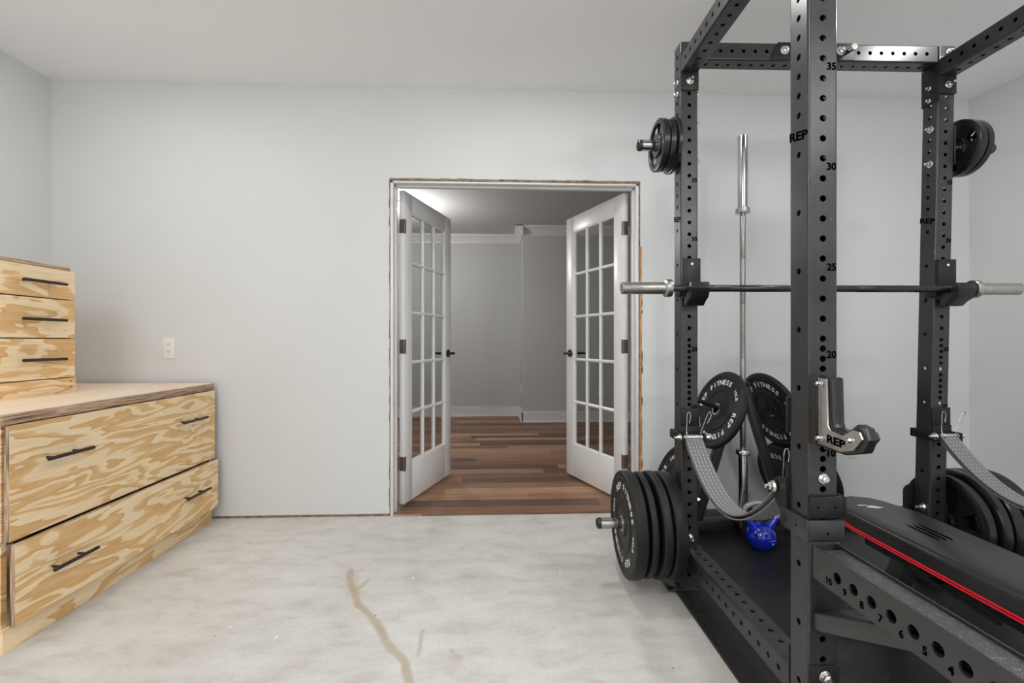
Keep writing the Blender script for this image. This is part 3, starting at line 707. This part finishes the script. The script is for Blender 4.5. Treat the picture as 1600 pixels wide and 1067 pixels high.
# storage pegs
def peg(u, z, d, L, ln=0):
    bm = new(); u = u + ln
    cyl(bm, (u, .038, z), (u + d * L, .038, z), .0235, 36, .0015); pg = obj('storage_peg', bm, CHROME, rack)
    bm = new(); lathe(bm, [(0, .0238), (.010, .0242), (.017, .021), (.021, .012), (.022, 0)], (u + d * (L - .006), .038, z), (d, 0, 0), 32); obj('end_cap', bm, POLY, pg, 50)
    bm = new(); box(bm, u + (0 if d > 0 else -.008), u + (.008 if d > 0 else 0), -.002, .078, z - .085, z + .085, .002); obj('mounting_plate', bm, BLK2, pg)
peg(0, 1.942, -1, .165); peg(0, .283, -1, .345)
peg(UR + T3, 1.942, 1, .200, lean(1.942)); peg(UR + T3, .283, 1, .335, lean(.283))

# ------------------------------------------------------------ weight plates
def bumper(label, loc, R, t, rot=(0, 0, 0), group='bumper plates', weight='10LB', spin=0, mat=None, name='bumper_plate', letters=True, boss=.11, gloss=False):
    """axis along local X, lettered face towards local -X, spans x from -t/2 to t/2"""
    mat = mat or (RUBG if gloss else RUB)
    r = thing(name, label, 'weight plate', loc, rot, group); h = t / 2; k = R / .225
    half = [(h - .001, .0255), (h, .028), (h, boss * .5 * k), (h - .004, boss * .52 * k), (h - .006, boss * .95 * k), (h - .001, boss * k), (h - .001, (boss + .008) * k), (h - .006, (boss + .013) * k),
            (h - .006, .192 * k), (h - .001, .199 * k), (h, .207 * k), (h - .003, .2195 * k), (h - .009, .2245 * k), (h - .012, R)]
    prof = [(-a, q) for a, q in half] + [(a, q) for a, q in reversed(half)] + [(-h + .001, .0255)]
    bm = new(); lathe(bm, prof, (0, 0, 0), (1, 0, 0), 72); obj('disc', bm, mat, r, 30)
    bm = new(); lathe(bm, [(-h - .0005, .0252), (-h - .0005, .034), (-h + .003, .034), (h, .034), (h + .0005, .034), (h + .0005, .0252), (-h - .0005, .0252)], (0, 0, 0), (1, 0, 0), 40); obj('hub', bm, STEEL if not gloss else BLK2, r)
    if letters:
        bm = new(); f = lambda a, b: Vector((-h + .0054, -a, b)); RR = .160 * k
        arc_text(bm, 'REP FITNESS', RR, .039 * k, 95 + spin, f, 10.4); arc_text(bm, 'REP FITNESS', RR, .039 * k, -85 + spin, f, 10.4)
        arc_text(bm, weight, RR, .026 * k, 10 + spin, f, 6.5); arc_text(bm, weight, RR, .026 * k, 190 + spin, f, 6.5)
        obj('lettering', bm, WHITEP, r)
    return r
def iron_plate(label, loc, R, t, rot=(0, 0, 0), group='iron plates', spin=20, mat=IRON, marks=False):
    r = thing('iron_plate', label, 'weight plate', loc, rot, group); h = t / 2
    bm = new()
    def sector(r0, r1, a0, a1, hh, n=8):
        P = []
        for i in range(n + 1):
            a = math.radians(a0 + (a1 - a0) * i / n); ca, sa = math.cos(a), math.sin(a)
            P.append([bm.verts.new((x, -q * ca, q * sa)) for x, q in ((-hh, r0), (-hh, r1), (hh, r1), (hh, r0))])
        for A, B in zip(P, P[1:]):
            for k in range(4): bm.faces.new([A[k], A[(k + 1) % 4], B[(k + 1) % 4], B[k]])
        if a1 - a0 < 359: bm.faces.new(P[0]); bm.faces.new(P[-1][::-1])
    lathe(bm, [(-h, .0255), (-h, .048), (-h * .6, .052), (h * .6, .052), (h, .048), (h, .0255), (-h, .0255)], (0, 0, 0), (1, 0, 0), 40)
    lathe(bm, [(-h * .7, R * .80), (-h, R * .83), (-h, R * .97), (-h * .8, R), (h * .8, R), (h, R * .97), (h, R * .83), (h * .7, R * .80), (-h * .7, R * .80)], (0, 0, 0), (1, 0, 0), 56)
    for k in range(3):
        a = spin + 120 * k
        sector(.050, R * .82, a + 14, a + 106, h * .45)
        sector(.050, R * .47, a - 14, a + 14, h * .45, 3)
    d = obj('disc', bm, mat, r, 40)
    if marks:
        bm = new(); put_text(bm, '10', lambda x, y: Vector((-h * .45 - .0008, -(x - R * .1), y + R * .6)), R * .26, .02); put_text(bm, 'LB', lambda x, y: Vector((-h * .45 - .0008, -(x - R * .30), y - R * .52)), R * .2, .02)
        obj('lettering', bm, WHITEP, r)
    return r
gl_ = 'bumper plates on the low outer peg of the far left post'
for i, (u0, u1, lb, gloss, R) in enumerate(((-.247, -.190, 'thick lettered bumper plate, outermost on the low left peg', False, .225), (-.180, -.148, 'thin bumper plate second from outside on the low left peg', False, .2195),
                                 (-.134, -.092, 'bumper plate third from outside on the low left peg', False, .2235), (-.086, -.030, 'scuffed bumper plate closest to the post on the low left peg', False, .2215))):
    bumper(lb, rk((u0 + u1) / 2, .038, .283 - .0018), R, u1 - u0, (0, 0, RA), gl_, '45LB', -20, letters=(i == 0))
g2 = 'small iron plates on the upper peg of the far left post'
iron_plate('small iron plate with grip openings, outermost on upper left peg', rk(-.082, .038, 1.9415), .111, .026, (0, 0, RA), g2, 75, marks=True)
iron_plate('small iron plate in the middle on upper left peg', rk(-.053, .038, 1.9412), .108, .026, (0, 0, RA), g2, 30)
iron_plate('thin iron plate against the post on upper left peg', rk(-.026, .040, 1.9405), .118, .016, (0, 0, RA), g2, 50)
g3 = 'small iron plates on the upper peg of the far right post'
ul = UR + T3 + lean(1.942)
iron_plate('black grip plate nearest the post on the upper right peg', rk(ul + .052, .038, 1.9405), .122, .030, (0, 0, RA), g3, 20, mat=RUBG)
iron_plate('black grip plate outermost on the upper right peg', rk(ul + .086, .038, 1.9400), .119, .026, (0, 0, RA), g3, 60, mat=RUBG)
g4 = 'plates on the low peg of the far right post'
ul = UR + T3 + lean(.283)
iron_plate('spoked black plate nearest the post on the low right peg', rk(ul + .036, .038, .2815), .205, .038, (0, 0, RA), g4, 15, mat=RUBG)
for i, (a0, a1, lb) in enumerate(((.060, .105, 'glossy bumper plate second from the post on the low right peg'), (.112, .165, 'glossy bumper plate third from the post on the low right peg'), (.172, .240, 'thick bumper plate outermost on the low right peg'))):
    bumper(lb, rk(ul + (a0 + a1) / 2, .038, .2812), .225, a1 - a0, (0, 0, RA), g4, '25LB', 10, letters=False, gloss=i < 2)

# ------------------------------------------------------------ rack hardware: j-cups
def jcup_flat(u, label):
    ln = lean(1.3) if u > .5 else 0
    t = thing('j_cup', label, 'barbell holder', rk(u + ln, 0, 0), RA, 'black bar holders on the far posts')
    bm = new(); box(bm, -.001, .078, -.024, -.001, 1.262, 1.437, .003); obj('back_plate', bm, BLK2, t)
    bm = new(); cyl(bm, (.040, -.0255, 1.412), (.040, -.024, 1.412), .0055, 16); obj('rivet', bm, WHITEP, t)
    bm = new(); prism(bm, [(-.024, 1.262), (-.024, 1.290), (-.046, 1.288), (-.066, 1.290), (-.088, 1.326), (-.100, 1.326), (-.112, 1.300), (-.094, 1.262), (-.072, 1.250), (-.050, 1.232), (-.024, 1.232)], .004, .080, 'YZ', .002); obj('hook', bm, POLY, t)
    bm = new(); box(bm, -.012, -.004, -.022, .035, 1.275, 1.318, .002); obj('side_strap', bm, BLK2, t)
    bm = new(); cyl(bm, (-.014, -.010, 1.297), (.0, -.010, 1.297), .008, 16, .001); obj('pin', bm, POLY, t)
    return t
jcup_flat(0, 'black bar holder on far left post carrying the black bar')
jcup_flat(UR, 'black bar holder on far right post carrying the black bar')
t = thing('j_cup', 'steel-faced empty bar holder hooked on the near left post', 'barbell holder', rk(0, VN, 0), RA)
bm = new(); box(bm, -.003, .066, -.034, -.001, .822, .992, .006); obj('base_block', bm, POLY, t)
out = [(-.036, .990), (-.066, .990), (-.070, .880), (-.078, .869), (-.118, .865), (-.150, .884), (-.168, .882), (-.176, .868), (-.150, .838), (-.112, .827), (-.036, .829)]
bm = new(); prism(bm, out, .0, .005, 'YZ', .0006); side_ = obj('side_plate', bm, STEEL, t)
lin = [(-.030, .994), (-.076, .994), (-.080, .890), (-.086, .878), (-.122, .874), (-.150, .896), (-.171, .891), (-.181, .867), (-.166, .836), (-.112, .819), (-.030, .822)]
bm = new(); prism(bm, lin, .006, .036, 'YZ', .007); obj('liner', bm, POLY, t)
bm = new(); prism(bm, out, .0365, .0415, 'YZ', .0006); obj('side_plate', bm, BLK2, t)
for v_, z_ in ((-.050, .978), (-.050, .846), (-.151, .861)):
    bolt(t, (.0, v_, z_), (-1, 0, 0), CHROME, .012, .0055)
bm = new()
put_text(bm, 'REP', lambda x, y: Vector((-.0006, -.098 - x, .8475 + y - x * .06)), .025, .035, 1.5); obj('lettering', bm, DARK, side_)

# ------------------------------------------------------------ safety straps
def strap(u, label):
    s_ = 1 if u > .5 else 0; l_ = lean(.68) * s_
    t = thing('safety_strap', label, 'safety strap', rk(u + l_, 0, 0), RA, 'woven safety straps slung between the rack posts')
    bm = new(); box(bm, -.003, .079, -.010, -.001, .716, .792, .002); box(bm, -.016, -.004, -.052, .088, .650, .688, .003)
    box(bm, .080, .092, -.052, .088, .650, .688, .003); box(bm, -.016, .092, .078, .088, .650, .688, .003); box(bm, -.004, .080, -.014, -.001, .650, .716, .002)
    obj('bracket', bm, BLK2, t)
    V0 = VN + T3
    bm = new(); box(bm, -.004, .082, VN - .014, VN - .001, .636, .690, .003); box(bm, .082, .09, VN - .014, V0 + .01, .636, .690, .002)
    obj('bracket', bm, BLK2, t)
    for a_, b_ in ((-.010, -.003), (.080, .088)):
        bm = new(); prism(bm, [(V0, .612), (V0, .712), (V0 + .040, .706), (V0 + .062, .690), (V0 + .066, .665), (V0 + .056, .645), (V0 + .030, .622)], a_, b_, 'YZ', .001)
        obj('bracket_ear', bm, BLK2, t)
    for z0, z1 in ((.60, .755), (.835, .93)):
        bm = new(); box(bm, -.006, .080, V0 + .001, V0 + .009, z0, z1, .001); obj('back_plate', bm, BLK2, t)
    for x in (.016, .060): bm = new(); cyl(bm, (x + .0, VN - .0148, .664), (x, VN - .0138, .664), .0026, 12); obj('screw_hole', bm, DARK, t)
    for v_, z_ in ((-.036, .672), (V0 + .048, .676)):
        bm = new(); cyl(bm, (-.004, v_, z_), (.082, v_, z_), .009, 18); obj('pin', bm, ZINC, t)
        bolt(t, (-.014, v_, z_), (-1, 0, 0), ZINC, .026, .011); bolt(t, (.090, v_, z_), (1, 0, 0), ZINC, .020, .011)
    # woven strap
    bm = new(); uvl = bm.loops.layers.uv.new('UVMap')
    def ribbon(za, zb_, sag, x0, x1, th, va, vb, twist=0):
        n = 40; P = []; L_ = 0; prev = None
        for i in range(n + 1):
            q = i / n; v_ = va + (vb - va) * q; z_ = za + (zb_ - za) * q - 4 * sag * q * (1 - q)
            dz = (zb_ - za) - 4 * sag * (1 - 2 * q); dv = vb - va; nn = Vector((0, -dz, dv)).normalized() * (-1 if dv < 0 else 1)
            c0 = Vector((0, v_, z_))
            if prev is not None: L_ += (c0 - prev).length
            prev = c0; row = []
            ripple = .002 * math.sin(q * 9)
            for x, off in ((x0, 0), (x1, 0), (x1, -th), (x0, -th)):
                row.append(bm.verts.new(c0 + nn * (off + ripple) + Vector((x, 0, 0))))
            P.append((row, L_))
        us = (0, 1, 1, 0)
        for (A, la), (B, lb_) in zip(P, P[1:]):
            for k in range(4):
                j = (k + 1) % 4; f = bm.faces.new([A[k], A[j], B[j], B[k]])
                for lp, (uu, ll) in zip(f.loops, ((us[k], la), (us[j], la), (us[j], lb_), (us[k], lb_))): lp[uvl].uv = (uu, ll)
        bm.faces.new(P[0][0]); bm.faces.new(P[-1][0][::-1])
    ribbon(.684, .688, .197, .001, .075, .0045, -.036, V0 + .048)
    ribbon(.660, .662, .184, .003, .072, .004, -.034, V0 + .046)
    for v_, z_, sg in ((-.036, .672, 1), (V0 + .048, .676, -1)):      # loop round the pin
        rr = .0145; prev = None
        for i in range(11):
            a = math.radians(100 + 170 * i / 10) if sg < 0 else math.radians(80 - 170 * i / 10)
            cur = [bm.verts.new((x, v_ + rr * math.cos(a), z_ + rr * math.sin(a))) for x in (.001, .075)]
            if prev:
                f = bm.faces.new([prev[0], prev[1], cur[1], cur[0]])
                for lp, q in zip(f.loops, ((0, i * .004), (1, i * .004), (1, i * .004 + .004), (0, i * .004 + .004))): lp[uvl].uv = q
            prev = cur
    obj('strap', bm, WEB, t, 50)
    for x, dx in ((.010, .000), (.070, .028)):        # spring clips
        for v_ in (-.036, V0 + .048):
            bm = new(); z_ = .672
            pth = [(x, v_ - .016, z_ - .012), (x, v_ - .02, z_ + .006), (x + .0, v_ - .004, z_ + .020), (x + dx * .5 + .002, v_ - .002, z_ + .060), (x + dx + .004, v_ - .002, z_ + .100), (x + dx + .012, v_ - .004, z_ + .108), (x + dx + .016, v_ - .006, z_ + .092), (x + dx * .6 + .010, v_ - .008, z_ + .062)]
            tube(bm, smooth_path(pth, 6), .0017, 8); obj('clip', bm, CHROME, t)
strap(0, 'grey stitched safety strap sagging between the two left posts')
strap(UR, 'grey stitched safety strap on the right posts, above the bench')

# ------------------------------------------------------------ spotter arm
t = thing('spotter_arm', 'numbered black spotter arm jutting from the near left post', 'spotter arm', rk(0, VN, 0), RA)
bm = new(); box(bm, .002, .0085, -.62, -.008, .490, .571, .0012); plate_z = .5265
t_m = bm; bm.free()
def holed_plate(x, th, v0, v1, z0, z1, vs, zc_, hr):
    bm = new()
    edges = [v0] + [(a + b) / 2 for a, b in zip(vs, vs[1:])] + [v1]
    for i, h in enumerate(vs):
        a, b = edges[i], edges[i + 1]; cor = [math.atan2(z1 - zc_, b - h), math.atan2(z1 - zc_, a - h), math.atan2(z0 - zc_, a - h) + 2 * PI, math.atan2(z0 - zc_, b - h) + 2 * PI]
        angs = []
        for k in range(4):
            s0 = cor[k]; e0 = cor[(k + 1) % 4] + (2 * PI if k == 3 else 0)
            for q in range(6): angs.append(s0 + (e0 - s0) * q / 6)
        rows = []
        for tt in angs:
            ct, st = math.cos(tt), math.sin(tt); k = 1e9
            if abs(ct) > 1e-9: k = min(k, ((b - h) if ct > 0 else (a - h)) / ct)
            if abs(st) > 1e-9: k = min(k, ((z1 - zc_) if st > 0 else (z0 - zc_)) / st)
            rows.append([bm.verts.new((xx, h + ct * q, zc_ + st * q)) for xx in (x, x + th) for q in (k, hr)])
        for k in range(24):
            A, B = rows[k], rows[(k + 1) % 24]
            bm.faces.new([A[0], B[0], B[1], A[1]]); bm.faces.new([A[3], B[3], B[2], A[2]]); bm.faces.new([A[1], B[1], B[3], A[3]])
    for q in ([(x, v0, z0), (x + th, v0, z0), (x + th, v1, z0), (x, v1, z0)], [(x, v0, z1), (x + th, v0, z1), (x + th, v1, z1), (x, v1, z1)], [(x, v0, z0), (x, v0, z1), (x + th, v0, z1), (x + th, v0, z0)]):
        bm.faces.new([bm.verts.new(c) for c in q])
    return bm
hv = sorted([-.096 - .0502 * i for i in range(10)])
sp = obj('arm', holed_plate(.004, .004, -.62, -.008, .491, .571, hv, .5285, .0128), BLK, t)
obj('arm', holed_plate(.066, .004, -.62, -.008, .491, .571, hv, .5285, .0128), BLK, t)
bm = new(); box(bm, .008, .066, -.62, -.008, .486, .4905); obj('arm_floor', bm, BLK, t)
bm = new(); box(bm, .0125, .066, -.62, -.030, .546, .566, .003); obj('liner', bm, SPECK, t)
bm = new()
for i, s_ in enumerate(('10', '9', '8', '7', '6', '5', '4', '3', '2', '1')):
    v_ = -.096 - .0502 * i + .026
    put_text(bm, s_, lambda x, y: Vector((.0034, v_ - x, .509 + y)), .022, .03)
obj('lettering', bm, DARK, sp)
bm = new(); box(bm, -.001, .077, -.008, -.0015, .345, .576, .002); obj('back_plate', bm, BLK, t)
bm = new(); prism(bm, [(-.008, .400), (-.210, .491), (-.300, .491), (-.008, .352)], .006, .068, 'YZ', .004); obj('brace', bm, BLK, t)
bm = new(); box(bm, -.004, .080, -.013, -.0015, .578, .631, .003); box(bm, -.012, -.002, -.013, .100, .578, .631, .003); box(bm, .078, .086, -.013, .100, .578, .631, .003); obj('collar', bm, BLK, t)
bm = new(); cyl(bm, (.042, -.0138, .598), (.042, -.0128, .598), .0028, 12); obj('screw_hole', bm, DARK, t)
for v_ in (.030, .074): bm = new(); cyl(bm, (-.0128, v_, .604), (-.0118, v_, .604), .0026, 12); obj('screw_hole', bm, DARK, t)
bolt(t, (.038, -.0, .733), (0, -1, 0), ZINC, .016, .009, 'pin')

# ------------------------------------------------------------ barbells
def barbell(label, loc, rot, sleeve, shaft_m, sleeve_m, knurl=True, sr=.0255, half=.655):
    t = thing('barbell', label, 'barbell', loc, rot)
    bm = new(); cyl(bm, (-half, 0, 0), (half, 0, 0), .0142, 28); sh = obj('shaft', bm, shaft_m, t)
    for a, b in ((-half + .02, -.40), (-.36, -.15), (.15, .36), (.40, half - .02)):
        bm = new(); lathe(bm, [(a, .0142), (a + .001, .0147), (b - .001, .0147), (b, .0142)], (0, 0, 0), (1, 0, 0), 28)
        obj('knurling', bm, BARBLK if shaft_m is BARBLK else KNURL, sh)
    for d in (-1, 1):
        e = half + sleeve
        bm = new(); lathe(bm, [(half, .0145), (half, .022), (half + .02, sr), (e - .002, sr), (e, sr - .002), (e, .017), (e - .012, .016), (e - .012, 0)], (0, 0, 0), (d, 0, 0), 40); s_ = obj('sleeve', bm, sleeve_m, t)
        bm = new(); lathe(bm, [(half - .006, .0150), (half - .006, .036), (half - .003, .038), (half + .018, .038), (half + .022, .035), (half + .024, .0255)], (0, 0, 0), (d, 0, 0), 40); obj('collar', bm, sleeve_m, s_)
    return t
barbell('short black barbell with steel sleeves resting across the far posts', rk(.590, -.046, 1.3050), (0, 0, RA), .205, BARBLK, STEEL)
bx, by = cw(1.269, 2.57)
barbell('long chrome barbell standing upright in the plate tree', (bx, by, 1.135), (0, PI / 2, -.4), .420, KNURL, CHROME)

# ------------------------------------------------------------ plate tree
tx, ty = cw(1.30, 2.66); ZS = .038
TY = math.radians(9) - PSI
tree = thing('plate_tree', 'black A-frame plate tree against the back wall', 'plate rack', (tx, ty, 0), TY)
TA = math.radians(19.5)
def leg(sg):
    bm = new(); Ml = Matrix.Translation((sg * .016, 0, .848)) @ Matrix.Rotation(-sg * TA * .93, 4, 'Y')
    box(bm, -.022, .022, -.022, .022, -.845, 0, .004, Ml); return obj('leg', bm, BLK, tree)
leg(-1); leg(1)
bm = new(); box(bm, -.035, .035, -.026, .026, .822, .858, .004); obj('apex_plate', bm, BLK2, tree)
bm = new(); box(bm, -.36, .36, -.028, .028, ZS, ZS + .045, .004); box(bm, -.40, -.35, -.045, .12, ZS, ZS + .03, .004); box(bm, .35, .40, -.045, .12, ZS, ZS + .03, .004); obj('base', bm, BLK, tree)
bm = new(); lathe(bm, [(0, .0), (0, .034), (.16, .034), (.16, .028), (.02, .028), (.02, 0)], (-.031 + .0, -.09, .012), (0, 0, 1), 32); box(bm, -.06, .0, -.09, -.02, ZS, ZS + .03); obj('bar_holder', bm, BLK2, tree)
bm = new(); tube(bm, smooth_path([(.0, -.026, .850), (-.01, -.07, .850), (-.031, -.118, .85), (-.052, -.09, .85), (-.045, -.04, .85), (-.03, -.026, .85)], 6), .004, 8); obj('bar_clip', bm, BLK2, tree)
def tpt(xc, z, dy=0): return (xc - 1.30, dy, z)
for xc, z in ((1.160, .708), (.915, .305), (1.500, .700), (1.610, .284)):
    sg = -1 if xc < 1.3 else 1; d = Vector((sg * math.cos(TA), 0, math.sin(TA))); c0 = Vector(tpt(xc, z)); L = .135 if xc < 1.55 else .17
    bm = new(); cyl(bm, c0 - d * .09, c0 + d * L, .0125, 20, .002); pg = obj('plate_peg', bm, BLK2, tree)
    bm = new(); cyl(bm, c0 - d * .035, c0 - d * .022, .038, 28, .002); obj('peg_flange', bm, BLK2, pg)
def on_tree(xc, z, off, sg):    # centre of a plate hung on a tree peg
    d = Vector((sg * math.cos(TA), 0, math.sin(TA))); c0 = Vector(tpt(xc, z)) + d * off + Vector((0, 0, -.012))
    return Vector((tx + c0.x * math.cos(TY), ty + c0.x * math.sin(TY), c0.z))
g5 = 'bumper plates hung on the plate tree'
bumper('lettered bumper plate on the upper left peg of the plate tree', on_tree(1.160, .708, -.004, -1), .225, .032, (0, TA, TY), g5, '10LB', 28)
bumper('lettered bumper plate on the lower left peg of the plate tree', on_tree(.915, .305, -.004, -1), .225, .036, (0, TA, TY), g5, '25LB', -60)
bumper('lettered bumper plate on the upper right peg of the plate tree', on_tree(1.500, .700, -.004, 1), .225, .032, (0, -TA, TY), g5, '10LB', 5)
bumper('lettered bumper plate innermost on the lower right peg of the plate tree', on_tree(1.610, .284, -.010, 1), .225, .036, (0, -TA, TY), g5, '25LB', 40)
bumper('bumper plate in the middle of the lower right peg of the plate tree', on_tree(1.610, .284, .046, 1), .225, .060, (0, -TA, TY), g5, '25LB', 0, letters=False)
bumper('bumper plate outermost on the lower right peg of the plate tree', on_tree(1.610, .284, .116, 1), .225, .065, (0, -TA, TY), g5, '25LB', 0, letters=False)

# ------------------------------------------------------------ kettlebell
kx, ky = cw(1.290, 2.42)
t = thing('kettlebell', 'small blue kettlebell standing on the black rubber mat', 'kettlebell', (kx, ky, ZM), -.12)
bm = new(); R = .073; pr = [(0, 0), (0, .043)]
for i in range(1, 25):
    a = math.radians(-54 + 144 * i / 24); pr.append((.060 + R * math.sin(a) * .98, R * math.cos(a) if i < 24 else 0))
lathe(bm, pr, (0, 0, 0), (0, 0, 1), 48)
for sg in (-1, 1): tube(bm, smooth_path([(sg * .030, 0, .100), (sg * .050, 0, .122), (sg * .068, 0, .146), (sg * .080, 0, .166)], 6), [.022 - .00045 * i for i in range(19)], 20)
obj('body', bm, BLUE, t, 60)
bm = new(); tube(bm, smooth_path([(-.078, 0, .160), (-.086, 0, .184), (-.072, 0, .212), (-.038, 0, .228), (0, 0, .232), (.038, 0, .228), (.072, 0, .212), (.086, 0, .184), (.078, 0, .160)], 8), .0145, 20); obj('handle', bm, simple('grey_grip', (.33, .33, .33), .5, .6, var=.2), t, 60)
bm = new(); q = .0725
def kb(x, z):
    y = -math.sqrt(max(.0001, q * q - x * x - (z - .060) ** 2)) - .0012; return Vector((x, y, z))
bm.faces.new([bm.verts.new(kb(.030 + a, .046 + b)) for a, b in ((0, -.007), (.006, 0), (0, .007), (-.006, 0))])
for i in range(6): bm.faces.new([bm.verts.new(kb(.014 + i * .0055 + a, .061 + b)) for a, b in ((0, 0), (.0035, 0), (.0035, .003), (0, .003))])
obj('emblem', bm, WHITEP, t)

# ------------------------------------------------------------ bench
bxx, byy = cw(1.405, 1.30)
t = thing('flat_bench', 'black padded flat bench with red piping beside the rack', 'bench', (bxx, byy, ZM), -PSI + math.radians(.3))
hw = .122; y1 = .635; y0 = -.60; ZP0, ZP1 = .358, .428
def outline(k=0.0):
    o_ = []
    for x, y in ((-hw, y0), (hw, y0)): pass
    pts = [(hw, y0 + .03), (hw, y1 - .18), (hw * .86, y1 - .05), (hw * .62, y1 - .006), (0, y1), (-hw * .62, y1 - .006), (-hw * .86, y1 - .05), (-hw, y1 - .18), (-hw, y0 + .03), (-hw * .8, y0), (hw * .8, y0)]
    return [(x * (1 + k / hw), y + (k if y > 0 else -k) * (1 if abs(y) > .4 else 0)) for x, y in pts]
bm = new(); tt = bmesh.new()
poly = outline(); A = [tt.verts.new((x, y, ZP0)) for x, y in poly]; B = [tt.verts.new((x, y, ZP1)) for x, y in poly]
tt.faces.new(A[::-1]); fb = tt.faces.new(B)
for i in range(len(poly)): j = (i + 1) % len(poly); tt.faces.new([A[i], A[j], B[j], B[i]])
bmesh.ops.bevel(tt, geom=list(fb.edges), offset=.022, segments=5, affect='EDGES', profile=.5)
join(bm, tt); pad = obj('pad', bm, VINYL, t, 50)
for dz, name in ((.003, 'piping'), (.0115, 'piping')):
    bm = new(); pp = outline(.002); tube(bm, [(x, y, ZP0 + dz) for x, y in pp], .0032, 8, closed=True); obj(name, bm, RED, pad)
bm = new()
for k in range(3): prism(bm, [(-.030 + k * .022, .20), (-.022 + k * .022, .215), (-.022 + k * .022, .34), (-.030 + k * .022, .31)], ZP1 + .0002, ZP1 + .0010, 'XY')
obj('stripe_mark', bm, DARK, pad)
bm = new()
for q in ([(-.035, .505), (-.005, .522), (.03, .500), (.0, .49)], [(-.055, .525), (-.045, .53), (-.008, .526), (-.04, .518)]): prism(bm, q, ZP1 + .0002, ZP1 + .001, 'XY')
obj('emblem', bm, simple('silver_print', (.6, .6, .6), .4), pad)
bm = new(); box(bm, -.10, .10, -.5, .5, ZP0 - .016, ZP0 - .001, .001); obj('board', bm, BLK2, pad)
bm = new(); box(bm, -.030, .030, -.50, .52, ZP0 - .078, ZP0 - .018, .004); obj('frame_rail', bm, BLK, t)
for ya, yb_ in ((.36, .46), (-.36, -.46)):
    bm = new(); sg = 1 if ya > 0 else -1
    prism(bm, [(ya - .025, ZP0 - .07), (ya + .035, ZP0 - .07), (yb_ + .035, .03), (yb_ - .025, .03)], -.03, .03, 'YZ', .003); obj('leg', bm, BLK, t)
    bm = new(); box(bm, -.20, .20, yb_ - .03, yb_ + .03, .0, .05, .006); obj('foot', bm, BLK, t)
bm = new(); tube(bm, [(-.10, .18, ZP0 - .035), (-.10, -.05, ZP0 - .045)], .006, 10); box(bm, -.105, -.03, .16, .20, ZP0 - .05, ZP0 - .018, .002); obj('adjuster', bm, BLK2, t)
